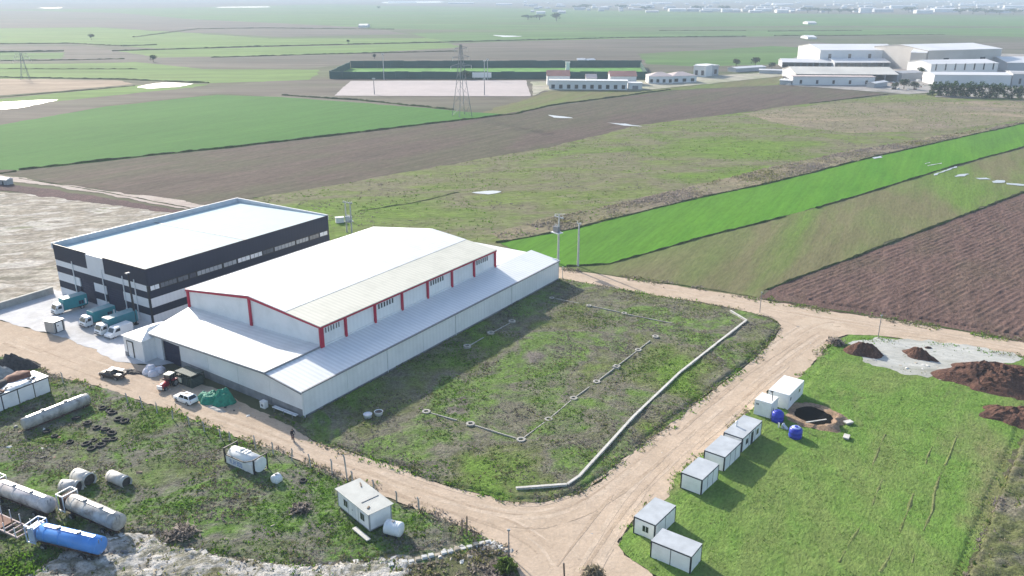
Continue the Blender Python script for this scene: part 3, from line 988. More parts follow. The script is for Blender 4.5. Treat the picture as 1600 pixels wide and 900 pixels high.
m_glass = plain("dark_glass", (.02, .025, .035), .12, spec=.7, var=.1)
m_conc = plain("concrete", (.36, .35, .33), .9, var=.18, scale=.8, dirt=(.22, .21, .19), dirt_amt=.5)
m_conc_l = plain("pale_concrete", (.52, .50, .46), .9, var=.15, scale=.9, dirt=(.34, .32, .28), dirt_amt=.5)
m_block = plain("grey_blockwork", (.24, .24, .25), .9, var=.2, scale=.7, dirt=(.16, .16, .15), dirt_amt=.4)

wh = thing("warehouse", "long white metal warehouse with red steel frame around its raised roof", "warehouse", A0, WYAW)
LEN, HX0, HX1, HY0, HY1 = 82.0, 12.5, 66.6, 7.9, 44.0      # x runs along the building, y across it
EZ, RZ, RY = 10.0, 12.3, 25.8
# side wall: eight cladding panels with open joints over a plinth
NP = 8
for i in range(NP):
    x0, x1 = LEN * i / NP + .03, LEN * (i + 1) / NP - .03
    MB().box(x0, x1, 0, .18, .45, 4.66).build("wall_panel", m_wall, wh)
MB().box(-.05, LEN + .05, -.06, .16, -.3, .45).build("plinth", m_block, wh)
for i in (0, 2, 4, 6, 8):
    x = min(LEN - .2, max(.2, LEN * i / NP))
    MB().cyl((x, -.1, .1), (x, -.1, 4.6), .07, n=8).build("downpipe", m_lighttrim, wh)
MB().box(-.2, LEN + .2, -.28, .06, 4.62, 4.86).build("gutter", m_trim, wh)
# front wall with its roller door
def fx(y): return 0.045 * y


def ftop(y): return 4.72 + (6.1 - 4.72) * (y / HY0) if y < HY0 else 6.1 - (6.1 - 4.75) * (y - HY0) / (42.2 - HY0)


def front_piece(name, y0, y1, z0, z1=None, mat=m_wall, off=0.0, th=.18):
    a, b = z1 if z1 is not None else ftop(y0), z1 if z1 is not None else ftop(y1)
    bot = [(fx(y0) + off, y0, z0), (fx(y0) + off + th, y0, z0), (fx(y1) + off + th, y1, z0), (fx(y1) + off, y1, z0)]
    top = [(fx(y0) + off, y0, a), (fx(y0) + off + th, y0, a), (fx(y1) + off + th, y1, b), (fx(y1) + off, y1, b)]
    return MB().hexa(bot, top).build(name, mat, wh)


DY0, DY1 = 32.9, 38.2
for y0, y1 in ((.2, HY0 - .03), (HY0 + .03, 16.2), (16.26, 24.5), (24.56, DY0)):
    front_piece("wall_panel", y0, y1, 1.55)
    front_piece("plinth", y0, y1, -.2, 1.55, m_block, .02)
front_piece("wall_panel", DY1, 42.2, -.2)
front_piece("lintel_panel", DY0, DY1, 4.35)
sh = front_piece("roller_door", DY0 + .05, DY1 - .05, 0.02, 4.33, m_navy, .3, .08)
for k in range(9):
    z = .3 + k * .45
    p = MB().hexa([(fx(DY0) + .27, DY0 + .1, z), (fx(DY0) + .32, DY0 + .1, z), (fx(DY1) + .32, DY1 - .1, z), (fx(DY1) + .27, DY1 - .1, z)],
                  [(fx(DY0) + .27, DY0 + .1, z + .36), (fx(DY0) + .32, DY0 + .1, z + .36), (fx(DY1) + .32, DY1 - .1, z + .36), (fx(DY1) + .27, DY1 - .1, z + .36)]).build("slat", m_navy, sh)
for y in (DY0 - .12, DY1 + .02):
    front_piece("door_jamb", y, y + .1, -.1, 4.45, m_trim, -.04, .34)
# lean-to roofs
MB().quadslab([(-.3, -.25, 4.82), (LEN + .3, -.25, 4.82), (LEN + .3, HY0 - .02, 6.12), (-.3, HY0 - .02, 6.12)], .12).build("side_roof", m_roof3, wh)
MB().quadslab([(-.42, HY0 + .02, 6.34), (HX0 - .02, HY0 + .02, 6.34), (HX0 - .02, HY1, 6.30), (1.5, 42.4, 4.98)], .14).build("front_roof", m_roof, wh)
MB().hexa([(-.42, HY0 - .1, 6.0), (HX0, HY0 - .1, 6.0), (HX0, HY0 + .02, 6.0), (-.42, HY0 + .02, 6.0)],
          [(-.42, HY0 - .1, 6.42), (HX0, HY0 - .1, 6.42), (HX0, HY0 + .02, 6.42), (-.42, HY0 + .02, 6.42)]).build("ridge_flashing", m_trim, wh)
MB().quadslab([(HX1 + .02, HY0 + .02, 6.25), (LEN + .3, HY0 + .02, 5.4), (LEN + .3, HY1, 5.4), (HX1 + .02, HY1, 6.25)], .14).build("rear_roof", m_roof, wh)
MB().box(LEN - .16, LEN + .02, .2, HY1, 0, 5.2).build("rear_wall", m_wall, wh)
MB().box(HX0, LEN, HY1, HY1 + .18, 0, 5.3).build("far_wall", m_wall, wh)
MB().hexa([(1.9, 42.2, 0), (HX0, HY1, 0), (HX0, HY1 + .18, 0), (1.9, 42.38, 0)], [(1.9, 42.2, 4.7), (HX0, HY1, 6.1), (HX0, HY1 + .18, 6.1), (1.9, 42.38, 4.7)]).build("end_wall", m_wall, wh)
b = MB()
for pts in (((-.44, HY0, 6.08), (1.45, 42.4, 4.74)), ((-.34, -.25, 4.6), (-.44, HY0, 6.05))):
    b.bar(pts[0], pts[1], .16, .22)
b.build("eave_trim", m_trim, wh)
# raised hall
POSTS = [12.5, 18.5, 26.35, 34.2, 42.2, 50.4, 58.4, 66.6]
for i in range(7):
    x0, x1 = POSTS[i], POSTS[i + 1]
    MB().box(x0 + .03, x1 - .03, HY0 + .02, HY0 + .2, 6.05, EZ - .05).build("wall_panel", m_wall, wh)
    MB().box(x0 + .26, x1 - .26, HY0 - .14, HY0 + .02, 6.08, 6.36).build("skirt_flashing", m_lighttrim, wh)
    if i % 2 == 0:
        w0, w1 = x0 + .9, min(x1 - 1.2, x0 + 5.6)
        wd = MB().box(w0, w1, HY0 - .02, HY0 + .03, 8.35, 9.45).build("window", m_lighttrim, wh)
        k = 6
        for j in range(k):
            a = w0 + (w1 - w0) * j / k
            MB().box(a + .22, a + (w1 - w0) / k - .22, HY0 - .06, HY0 - .025, 8.42, 9.38).build("pane", m_black, wd)
for x in POSTS:
    big = .42 if x == 12.5 else .22
    MB().box(x - big, x + big, HY0 - .34, HY0 - .16 + .2, 5.95, EZ - .3).build("red_post", m_red, wh)
MB().box(HX0 - .3, HX1 + .3, HY0 - .42, HY0 + .01, EZ - .32, EZ + .16).build("red_beam", m_red, wh)
for y, zt in ((RY, 11.7), (HY1 - .2, 9.6)):
    MB().box(HX0 - .34, HX0 - .02, y - .25, y + .25, 6.2, zt).build("red_post", m_red, wh)
for (y0, z0, y1, z1) in ((HY0 - .42, EZ - .08, RY, RZ - .42), (RY, RZ - .42, HY1 + .3, EZ - .22)):
    MB().bar((HX0 - .2, y0, z0), (HX0 - .2, y1, z1), .34, .5).build("red_rafter", m_red, wh)
for y0, y1, z0, z1 in ((HY0 + .2, RY - .03, EZ - .2, RZ - .5), (RY + .03, HY1, RZ - .5, EZ - .3)):
    MB().hexa([(HX0, y0, 6.1), (HX0 + .18, y0, 6.1), (HX0 + .18, y1, 6.1), (HX0, y1, 6.1)], [(HX0, y0, z0), (HX0 + .18, y0, z0), (HX0 + .18, y1, z1), (HX0, y1, z1)]).build("gable_panel", m_wall, wh)
MB().extr([(HY0 + .2, 5.5), (HY1, 5.5), (HY1, EZ - .2), (RY, RZ - .4), (HY0 + .2, EZ - .2)], 'x', HX1 - .18, HX1).build("gable_panel", m_wall, wh)
MB().box(HX0, HX1, HY1 - .18, HY1 - .01, 5.5, EZ - .2).build("far_hall_wall", m_wall, wh)
ym = 16.0
zm = EZ + .18 + (RZ - EZ - .18) * (ym - HY0 + .45) / (RY - HY0 + .45)
MB().quadslab([(HX0 - .4, HY0 - .45, EZ + .18), (HX1 + .4, HY0 - .45, EZ + .18), (HX1 + .4, ym, zm), (HX0 - .4, ym, zm)], .14).build("roof_slope", m_roof2, wh)
MB().quadslab([(HX0 - .4, ym, zm + .05), (HX1 + .4, ym, zm + .05), (HX1 + .4, RY, RZ), (HX0 - .4, RY, RZ)], .14).build("roof_slope", m_roof, wh)
MB().quadslab([(HX0 - .4, RY, RZ), (HX1 + .4, RY, RZ), (HX1 + .4, HY1 + .4, EZ), (HX0 - .4, HY1 + .4, EZ)], .14).build("roof_slope", m_roof, wh)

# small annex at the left end of the front
ax = thing("annex_building", "small white low-roofed annex left of the navy roller door", "annex", G(226, 567), WYAW + math.pi / 2)
# local x runs to the left along the front, local y towards the road; so the building goes to -y
MB().box(-.2, 5.7, -.18, 0, 0, 4.3).build("front_wall", m_wall, ax)
MB().box(5.52, 5.7, -8, -.2, 0, 4.3).build("side_wall", m_wall, ax)
MB().box(-.2, -.02, -8, -.2, 0, 4.3).build("side_wall", m_wall, ax)
MB().box(-.2, 5.7, -8.18, -8, 0, 4.3).build("rear_wall", m_wall, ax)
MB().add([(-.4, .3, 4.34), (5.95, .3, 4.34), (5.95, -8.4, 4.34), (-.4, -8.4, 4.34), (2.2, -3.2, 5.5), (2.2, -6.4, 5.5)],
         [(0, 1, 4), (1, 2, 5, 4), (2, 3, 5), (3, 0, 4, 5), (3, 2, 1, 0)]).build("hipped_roof", m_roof, ax)
d = MB().box(2.9, 4.5, .02, .10, .5, 3.4).build("door", m_lighttrim, ax)
b = MB()
b.box(2.75, 2.9, .0, .14, .3, 3.55).box(4.5, 4.65, .0, .14, .3, 3.55).box(2.9, 4.5, .0, .14, 3.4, 3.55)
b.build("door_frame", m_black, d)
MB().box(4.65, 5.72, -.02, .06, 0, 1.0).build("plinth", m_block, ax)

# black and white banded warehouse
N0 = G(227, 424, 11.5)
N0.z = 0
bw = thing("warehouse", "dark banded warehouse with flat white roof and grey windows", "warehouse", N0, WYAW)
BA, BB, BT = 33.6, 51.5, 11.9              # y across the front, x along the side
m_dark = sheet_metal("charcoal_cladding", (.018, .023, .046), WYAW, .9, .6, .08, .2, dirt=(.028, .033, .055), dirt_amt=.3, spec=.25)
m_pale = sheet_metal("pale_cladding", (.70, .71, .74), WYAW, .9, .5, .05, .2, dirt=(.45, .46, .48), dirt_amt=.3)
m_wroof = sheet_metal("pale_blue_roofing", (.45, .55, .57), WYAW, 1.2, .8, .05, .15, dirt=(.38, .50, .53), dirt_amt=.4, spec=.1)
bands = [(0, 1.8, m_pale), (1.8, 3.45, m_dark), (3.45, 5.45, m_pale), (5.45, 6.95, m_dark), (6.95, 8.3, m_pale), (8.3, BT, m_dark)]
doors = [(.545, .73), (.255, .415)]        # fractions of the front measured from its left end


def fy(t):
    return BA * (1 - t)


for z0, z1, m in bands:
    segs = [(0.0, 1.0)]
    if z0 < 5.0:
        segs = [(0, .255), (.415, .545), (.73, 1)]
    if z0 == 8.3:
        segs = [(0, .37), (.56, 1.0)]
    for a, c in segs:
        o = 0.03 if m is m_dark else 0.0
        MB().box(-o, .2, fy(c) + (.02 if c < 1 else 0), fy(a) - .02, z0 + .01, z1).build("dark_band" if m is m_dark else "pale_band", m, bw)
    o = 0.03 if m is m_dark else 0.0
    if z0 != 6.95:
        MB().box(.22, BB, -o, .2, z0 + .01, z1).build("dark_band" if m is m_dark else "pale_band", m, bw)
    MB().box(.22, BB, BA, BA + .2 + o, z0 + .01, z1).build("dark_band" if m is m_dark else "pale_band", m, bw)
MB().box(-.02, .2, fy(.56) + .04, fy(.37) - .04, 8.3, BT - .25).build("pale_bay", m_pale, bw)
MB().box(BB - .2, BB, .22, BA, 0, BT).build("rear_wall", m_dark, bw)
MB().box(-.07, .25, -.07, .35, 0, 8.3).build("corner_post", m_black, bw)
for t in (.2, .37 + .16, .73 + .02, .87):
    MB().cyl((-.12, fy(t), .2), (-.12, fy(t), 9.0), .11, n=8).build("downpipe", m_lighttrim, bw)
for a, c in doors:
    d = MB().box(.25, .33, fy(c) + .05, fy(a) - .05, .02, 5.4).build("shutter_door", m_navy, bw)
    for k in range(10):
        MB().box(.21, .26, fy(c) + .1, fy(a) - .1, .1 + k * .53, .56 + k * .53).build("slat", m_navy, d)
# window strip along the side
m_gw = plain("grey_window", (.115, .125, .145), .25, spec=.6, var=.15)
m_gw2 = plain("pale_window", (.30, .32, .35), .3, spec=.5, var=.12)
m_dw = plain("dim_window", (.07, .075, .10), .25, spec=.6, var=.15)
MB().box(.22, BB, .02, .2, 6.96, 8.3).build("window_surround", m_black, bw)
segs = [(.5, 2.6, m_pale), (2.9, 6.8, m_gw), (7.1, 9.6, m_gw), (9.9, 11.6, m_dw), (11.9, 18.4, m_gw2), (18.9, 22.4, m_gw2), (22.8, 26.2, m_pale), (26.4, 29.8, m_pale), (30.1, 33.2, m_gw), (33.6, 40.0, m_gw2), (40.4, 44.4, m_gw2), (44.8, 47.9, m_gw), (48.3, 50.9, m_pale)]
for x0, x1, m in segs:
    w = MB().box(x0, x1, -.03, .03, 7.1, 8.16).build("window", m_black, bw)
    k = max(1, round((x1 - x0) / 1.1))
    for j in range(k):
        a = x0 + (x1 - x0) * j / k
        MB().box(a + .06, a + (x1 - x0) / k - .06, -.06, -.032, 7.16, 8.1).build("pane", m, w)
for x0, x1 in ((.1, BB / 2 - .1), (BB / 2 + .1, BB - .25)):
    MB().quadslab([(x0 + .1, .06, BT - .08), (x1, .06, BT - .08), (x1, BA - .02, BT - .95), (x0 + .1, BA - .02, BT - .95)], .2).build("roof_panel", m_wroof, bw)
MB().quadslab([(BB / 2 - .28, .1, BT - .02), (BB / 2 + .28, .1, BT - .02), (BB / 2 + .28, BA - .05, BT - .89), (BB / 2 - .28, BA - .05, BT - .89)], .1).build("roof_seam", m_trim, bw)
m_par = plain("parapet_grey", (.52, .54, .57), .6, var=.1, scale=.5)
MB().box(-.1, BB + .15, BA - .02, BA + .45, BT - 1.1, BT + .22).build("parapet", m_par, bw)
MB().box(BB - .25, BB + .15, .0, BA - .03, BT - 1.1, BT + .2).build("parapet", m_par, bw)
MB().bar((-.05, -.05, BT + .04), (BB + .1, -.05, BT + .04), .16, .1).build("eave_trim", m_black, bw)
MB().bar((-.05, .05, BT + .04), (-.05, BA, BT + .04), .14, .1).build("eave_trim", m_black, bw)

# low concrete wall left of the dark warehouse
p, q = G(-90, 512), G(84, 459)
bwl = thing("boundary_wall", "low grey concrete wall running left from the dark banded warehouse", "wall", p, yaw_of(p, q))
LL = (q - p).length
for k in range(6):
    MB().box(LL * k / 6 + .02, LL * (k + 1) / 6 - .02, -.2, .2, 0, 1.55).build("wall_panel", m_conc, bwl)
MB().box(0, LL, -.28, .28, 1.55, 1.7).build("coping", m_conc_l, bwl)

# concrete wall round the plot
PW = [G(806, 768), G(886, 762), G(905, 749), G(990, 655), G(1062, 586), G(1120, 540), G(1166, 504), G(1141, 489)]
pw = thing("plot_wall", "long low pale concrete wall along the dirt road side of the weedy plot", "wall", PW[0], 0)
for i in range(len(PW) - 1):
    a, c = PW[i] - PW[0], PW[i + 1] - PW[0]
    k = max(1, round((c - a).length / 6))
    d = (c - a) / k
    for j in range(k):
        s0, s1 = a + d * (j + .006), a + d * (j + .994)
        zt = .5 + .08 * math.sin(i * 2.1 + j)
        MB().bar((s0.x, s0.y, zt / 2), (s1.x, s1.y, zt / 2), .32, zt).build("wall_segment", m_conc_l, pw)
    MB().bar((a.x, a.y, .62), (c.x, c.y, .62), .40, .08).build("coping", m_conc_l, pw)
for (u, v) in ((862, 700), (912, 727), (762, 692)):
    pass

# foundation rings and beams in the plot
m_ring = plain("footing_concrete", (.34, .325, .29), .92, var=.2, scale=1.2, dirt=(.33, .30, .24), dirt_amt=.5)


def ring(u, v, label, r=1.05, h=.5, square=False):
    p = G(u, v)
    t = thing("foundation_footing", label, "footing", (p.x, p.y, 0), WYAW + rng.random() * .2, "concrete footings of an unbuilt hall")
    n = 4 if square else 10
    vs = []
    for z, rr in ((-.1, r), (h, r), (h, r * .55), (.12, r * .55)):
        for i in range(n):
            a = 2 * math.pi * i / n + math.pi / 4
            e = 1 + .12 * (rng.random() - .5)
            vs.append((rr * e * math.cos(a), rr * e * math.sin(a), z))
    fs = [(k * n + i, k * n + (i + 1) % n, (k + 1) * n + (i + 1) % n, (k + 1) * n + i) for k in range(3) for i in range(n)]
    MB().add(vs, fs).build("collar", m_ring, t)
    MB().cyl((0, 0, 0), (0, 0, .2), r * .54, n=10).build("base_pad", m_block, t)
    return p


def beam(a, c, label, w=.17, h=.47):
    o = MB()
    d = c - a
    o.bar((0, 0, h / 2), (d.x, d.y, h / 2), w, h)
    x = o.build("foundation_beam", m_ring)
    x.location = (a.x, a.y, 0.02)
    tag(x, label, "beam", "ground beams between the footings")


front = [(666, 647), (735, 666), (814, 691)]
right = [(814, 691), (857, 659), (896, 626), (932, 600), (963, 576), (997, 550), (1024, 529)]
shade = [(730, 545), (767, 524), (800, 506)]
back = [(862, 468), (920, 480), (975, 492)]
nmf = ["leftmost footing of the row facing the lower road", "middle footing of the row facing the lower road", "large corner footing nearest the road bend in the weedy plot"]
for (u, v), l in zip(front, nmf):
    ring(u, v, l, .72, .56)
lr = ["second footing up from the plot's corner footing", "third footing up from the plot's corner footing", "fourth footing up from the plot's corner footing", "fifth footing up from the plot's corner footing, squarest and palest", "sixth footing up from the corner footing", "farthest footing of the row along the plot wall"]
for (u, v), l in zip(right[1:], lr):
    ring(u, v, l, .66 if u != 963 else .85, .56, square=(u == 963))
for (u, v), l in zip(shade, ["shaded footing nearest the front of the white warehouse wall", "middle footing in the shade of the white warehouse", "tall footing at the far end of the shaded row"]):
    ring(u, v, l, .75, .7)
for (u, v), l in zip(back, ["left footing of the back row by the far end of the warehouse", "middle footing of the back row in the plot", "right footing of the back row in the plot"]):
    ring(u, v, l, .6, .5)
for row, l in ((front, "ground beam along the row facing the lower road"), (right, "ground beam along the row beside the plot wall"), (shade, "ground beam in the warehouse shade"), (back, "ground beam along the back row of footings")):
    for i, (a, c) in enumerate(zip(row[:-1], row[1:])):
        a, c = G(*a), G(*c)
        d = (c - a).normalized()
        beam(a + d * .9, c - d * (.9 if (i + len(row)) % 3 else 2.5), l + (", piece %s from its near end" % ["first", "second", "third", "fourth", "fifth", "sixth"][i]))
beam(G(975, 493), G(1050, 508), "broken last ground beam at the right end of the back row")

# ================================================================== prefab cabins and containers
m_panel = plain("cabin_panel", (.80, .80, .80), .5, var=.05, scale=.8, dirt=(.42, .43, .42), dirt_amt=.35)
m_cabroof = plain("cabin_roof", (.40, .425, .45), .55, var=.12, scale=.7, dirt=(.30, .32, .33), dirt_amt=.5)
m_cabroof_w = plain("white_cabin_roof", (.80, .80, .80), .5, var=.05, scale=.7, dirt=(.6, .6, .58), dirt_amt=.3)
m_frame = plain("dark_frame", (.018, .022, .036), .5, var=.2)
m_white = plain("white_paint", (.78, .78, .77), .42, var=.05, dirt=(.55, .54, .52), dirt_amt=.25)
m_tyre = plain("tyre_rubber", (.018, .018, .02), .9, var=.3)
m_rim = plain("steel_rim", (.32, .32, .33), .45, metal=.5, var=.2)
m_wood = plain("weathered_wood", (.20, .15, .11), .9, var=.3)


def cabin(name, label, cat, near, yaw, lx, ly, h, group=None, front=(), side=(), panels_x=2, panels_y=1, roof=None, framem=None, lift=.12, chimney=None, overhang=.0, recess=True):
    """box cabin: near = ground corner nearest the camera; local +x runs along the long side away from it, +y along the short side"""
    t = thing(name, label, cat, (near.x, near.y, 0), yaw, group)
    fm = framem or m_frame
    f = .17
    b = MB()
    for (x, y) in ((0, 0), (lx - f, 0), (0, ly - f), (lx - f, ly - f)):
        b.box(x, x + f, y, y + f, lift, h)
    b.box(f, lx - f, 0, f, h - .15, h).box(f, lx - f, ly - f, ly, h - .15, h).box(0, f, f, ly - f, h - .15, h).box(lx - f, lx, f, ly - f, h - .15, h)
    b.box(f, lx - f, 0, f, lift, lift + .15).box(f, lx - f, ly - f, ly, lift, lift + .15).box(0, f, f, ly - f, lift, lift + .15).box(lx - f, lx, f, ly - f, lift, lift + .15)
    b.build("frame", fm, t)
    z0, z1 = lift + .15, h - .15
    if lift > .05:
        b = MB()
        for (x, y) in ((.2, .2), (lx - .5, .2), (.2, ly - .5), (lx - .5, ly - .5)):
            b.box(x, x + .3, y, y + .3, -.1, lift)
        b.build("footing_block", m_block, t)
    MB().box(f, lx - f, f, ly - f, lift, lift + .1).build("floor", m_trim, t)

    def wall(axis, far, n, openings):
        L = lx if axis == 'x' else ly
        for k in range(n):
            a = f + (L - 2 * f) * k / n + (.045 if k else 0)
            c = f + (L - 2 * f) * (k + 1) / n - (.045 if k < n - 1 else 0)
            lo, hi = (ly - .07, ly - .02) if (axis == 'x' and far) else (lx - .07, lx - .02) if far else (.02, .07)
            if axis == 'x':
                MB().box(a, c, lo, hi, z0, z1).build("wall_panel", m_panel, t)
            else:
                MB().box(lo, hi, a, c, z0, z1).build("wall_panel", m_panel, t)
            if k < n - 1:
                if axis == 'x':
                    MB().box(c, c + .09, lo - .01, hi, z0, z1).build("seam_post", fm, t)
                else:
                    MB().box(lo - .01, hi, c, c + .09, z0, z1).build("seam_post", fm, t)
        if far:
            return
        for kind, c, w, za, zb in openings:
            a, e = c - w / 2, c + w / 2
            o = MB()
            g = MB()
            if axis == 'x':
                o.box(a, e, -.01, .018, za, zb)
                if kind == 'window':
                    g.box(a + .07, c - .04, -.03, -.012, za + .07, zb - .07)
                    g2 = MB().box(c + .04, e - .07, -.03, -.012, za + .07, zb - .07)
                else:
                    g.box(e - .22, e - .12, -.05, -.012, (za + zb) / 2, (za + zb) / 2 + .12)
            else:
                o.box(-.01, .018, a, e, za, zb)
                if kind == 'window':
                    g.box(-.03, -.012, a + .07, c - .04, za + .07, zb - .07)
                    g2 = MB().box(-.03, -.012, c + .04, e - .07, za + .07, zb - .07)
                else:
                    g.box(-.05, -.012, e - .22, e - .12, (za + zb) / 2, (za + zb) / 2 + .12)
            if kind == 'window':
                ob = o.build("window", m_lighttrim, t)
                g.build("pane", m_glass, ob)
                g2.build("pane", m_glass, ob)
            else:
                ob = o.build("door", fm if kind == 'dark_door' else m_lighttrim, t)
                g.build("handle", m_black, ob)
    wall('x', False, panels_x, side)
    wall('x', True, panels_x, ())
    wall('y', False, panels_y, front)
    wall('y', True, panels_y, ())
    oh = overhang
    MB().box(-oh + .02, lx + oh - .02, -oh + .02, ly + oh - .02, h + .002, h + .06).build("roof", roof or m_cabroof, t)
    if chimney:
        c = MB().cyl((chimney[0], chimney[1], h + .05), (chimney[0], chimney[1], h + .75), .13, n=10).build("chimney", m_lighttrim, t)
        MB().cyl((chimney[0], chimney[1], h + .8), (chimney[0], chimney[1], h + .95), .22, .05, n=10).build("cap", m_lighttrim, c)
    return t


GRP = "prefab cabins along the dirt road"


def nearpt(u, v, z):
    p = G(u, v, z)
    p.z = 0
    return p


# (long side leaves the near corner along 52 degrees, short side along 147 degrees)
cabin("site_cabin", "white cabin with dark frame set crosswise, nearest the bottom edge by the road", "cabin", nearpt(1080.7, 870.9, 2.6), R(54), 3.1, 5.3, 2.6, GRP, front=(), side=(), panels_x=1, panels_y=2)
cabin("site_cabin", "grey-roofed cabin with a small window in its end wall, behind the crosswise cabin", "cabin", nearpt(1024.2, 821.3, 2.6), R(51.5), 5.4, 3.1, 2.6, GRP, front=(("window", 1.35, .95, 1.0, 1.95),), panels_x=2)
cabin("site_cabin", "grey-roofed cabin with blank walls, standing alone on the grass edge below the row", "cabin", nearpt(1097.6, 750.7, 2.6), R(51.5), 5.2, 3.2, 2.6, GRP, panels_x=3)
cabin("site_cabin", "grey-roofed cabin tucked against the lower end of the long windowed cabin", "cabin", nearpt(1133, 715, 2.6), R(51.5), 5.6, 3.25, 2.6, GRP, panels_x=3)
cabin("site_cabin", "long cabin with two windows, dark door and a roof flue", "cabin", nearpt(1161, 685.7, 2.6), R(51), 7.0, 3.1, 2.6, GRP, side=(("window", 1.6, .9, 1.0, 2.0), ("dark_door", 3.5, .8, .3, 2.25), ("window", 5.4, .9, 1.0, 2.0)), panels_x=3, chimney=(2.9, 2.4))
cabin("site_cabin", "small all-white cabin between the long windowed cabin and the big white one", "cabin", nearpt(1206, 631.5, 2.75), R(53), 3.0, 2.8, 2.75, GRP, front=(("window", 2.3, .5, 1.9, 2.3),), panels_x=1, roof=m_cabroof_w, framem=m_white)
cabin("site_cabin", "big all-white cabin at the upper end of the row, beside the pit", "cabin", nearpt(1233.5, 618.3, 2.75), R(52.5), 7.0, 3.5, 2.75, GRP, side=(("window", .9, .5, 1.5, 2.2), ("window", 5.0, .7, 1.4, 2.1)), panels_x=2, roof=m_cabroof_w, framem=m_white, lift=.1)

# guard cabin in the yard, raised on blocks
gc = cabin("guard_cabin", "white prefab cabin with paired windows and wide flat roof in the yard", "cabin", nearpt(576, 802.5, 3.2), R(42), 3.4, 7.6, 3.1, None,
           front=(("window", 1.6, 1.0, 1.35, 2.45), ("window", 5.6, 1.0, 1.35, 2.45), ("door", 3.7, .9, .72, 2.6)), panels_x=1, panels_y=3, roof=plain("guard_cabin_roof", (.36, .375, .36), .6, var=.12, scale=.6, dirt=(.34, .35, .33), dirt_amt=.5), framem=plain("cabin_grey_frame", (.30, .31, .33), .5), lift=.55, overhang=.25)
MB().box(.6, 3.2, 2.6, 2.68, 3.17, 3.23).build("roof_seam", m_trim, gc)
MB().bar((2.6, 5.8, 3.22), (3.0, 6.7, 3.22), .16, .12).build("roof_plank", m_wood, gc)
MB().bar((.5, 1.0, 3.22), (.9, 1.3, 3.22), .2, .14).build("roof_plank", m_wood, gc)
p = G(565, 840)
pk = thing("step_plank", "pale plank step lying in front of the yard cabin", "plank", (p.x, p.y, .5), R(132))
MB().box(-1.7, 1.7, -.3, .3, 0, .14).build("board", m_conc_l, pk)
MB().box(-1.4, -1.1, -.25, .25, -.14, -.005).box(1.1, 1.4, -.25, .25, -.14, -.005).build("foot", m_wood, pk)


def drum(name, label, cat, u, v, r, L, yaw, mat, z=None, group=None, stand=True):
    p = G(u, v)
    t = thing(name, label, cat, (p.x, p.y, 0), yaw, group)
    zc = r + (.3 if stand else 0.02)
    prof = [(-L / 2 - r * .28, .05), (-L / 2 - r * .24, r * .45), (-L / 2 - r * .12, r * .8), (-L / 2, r), (-L / 2 + .05, r * 1.0), (0, r * 1.005), (L / 2 - .05, r), (L / 2, r), (L / 2 + r * .12, r * .8), (L / 2 + r * .24, r * .45), (L / 2 + r * .28, .05)]
    MB().lathe((0, 0, zc), (1, 0, 0), prof, 18).build("shell", mat, t)
    for x in (-L * .3, 0, L * .3):
        MB().lathe((x, 0, zc), (1, 0, 0), [(-.05, r * .98), (-.05, r * 1.025), (.05, r * 1.025), (.05, r * .98)], 18, smooth=False).build("hoop", mat, t)
    MB().cyl((0, 0, zc + r * .95), (0, 0, zc + r + .12), .2, n=10).build("lid", m_trim, t)
    if stand:
        b = MB()
        for x in (-L * .32, L * .32):
            b.box(x - .1, x + .1, -r * .8, r * .8, -.05, zc - r * .55)
        b.build("cradle", m_frame, t)
    return t


m_tank_w = plain("white_tank", (.66, .70, .72), .45, var=.06, scale=1.2, dirt=(.45, .47, .46), dirt_amt=.3)
drum("water_tank", "white water tank on a cradle beside the yard cabin", "tank", 616, 838, .95, 2.0, R(-22), m_tank_w)
drum("water_tank", "small white drum beside the framed tank container", "tank", 433, 755, .72, .9, R(60), m_tank_w, stand=False)

# framed tank container
p = nearpt(395.6, 721.4, 2.55)
tc = thing("tank_container", "white tank container in a black frame with blue lettering on its side", "tank container", (p.x, p.y, 0), R(147))
TL, TW, TH = 6.4, 2.5, 2.75                # local x along the long side away from the near corner, -y is depth
m_tankp = plain("tank_white", (.70, .70, .69), .4, var=.05, dirt=(.5, .49, .46), dirt_amt=.4)
b = MB()
for x in (.08, TL - .08):
    for y in (-.08, -TW + .08):
        b.bar((x, y, .1), (x, y, TH), .17)
    b.bar((x, -.08, TH - .08), (x, -TW + .08, TH - .08), .15).bar((x, -.08, .25), (x, -TW + .08, .25), .15)
for y in (-.08, -TW + .08):
    b.bar((.08, y, .25), (TL - .08, y, .25), .15)
b.bar((.08, -.02, TH - .1), (2.1, -.02, 1.75), .12).bar((2.1, -.02, 1.75), (TL - .4, -.02, 1.75), .12).bar((TL - .4, -.02, 1.75), (TL - .08, -.02, TH - .1), .12)
b.build("frame", m_black, tc)
MB().lathe((.25, -TW / 2, 1.45), (1, 0, 0), [(0, .1), (.02, .6), (.1, .95), (.28, 1.14), (TL - .8, 1.14), (TL - .62, .95), (TL - .52, .6), (TL - .5, .1)], 22).build("tank", m_tankp, tc)
MB().box(.35, TL - .35, -.09, -.03, .35, 1.7).build("side_panel", m_tankp, tc)
MB().cyl((.06, -TW / 2, 1.42), (.12, -TW / 2, 1.42), 1.12, n=18, smooth=False).build("end_plate", m_tank_w, tc)
m_blue_l = plain("blue_lettering", (.10, .19, .42), .6)
x = 2.6
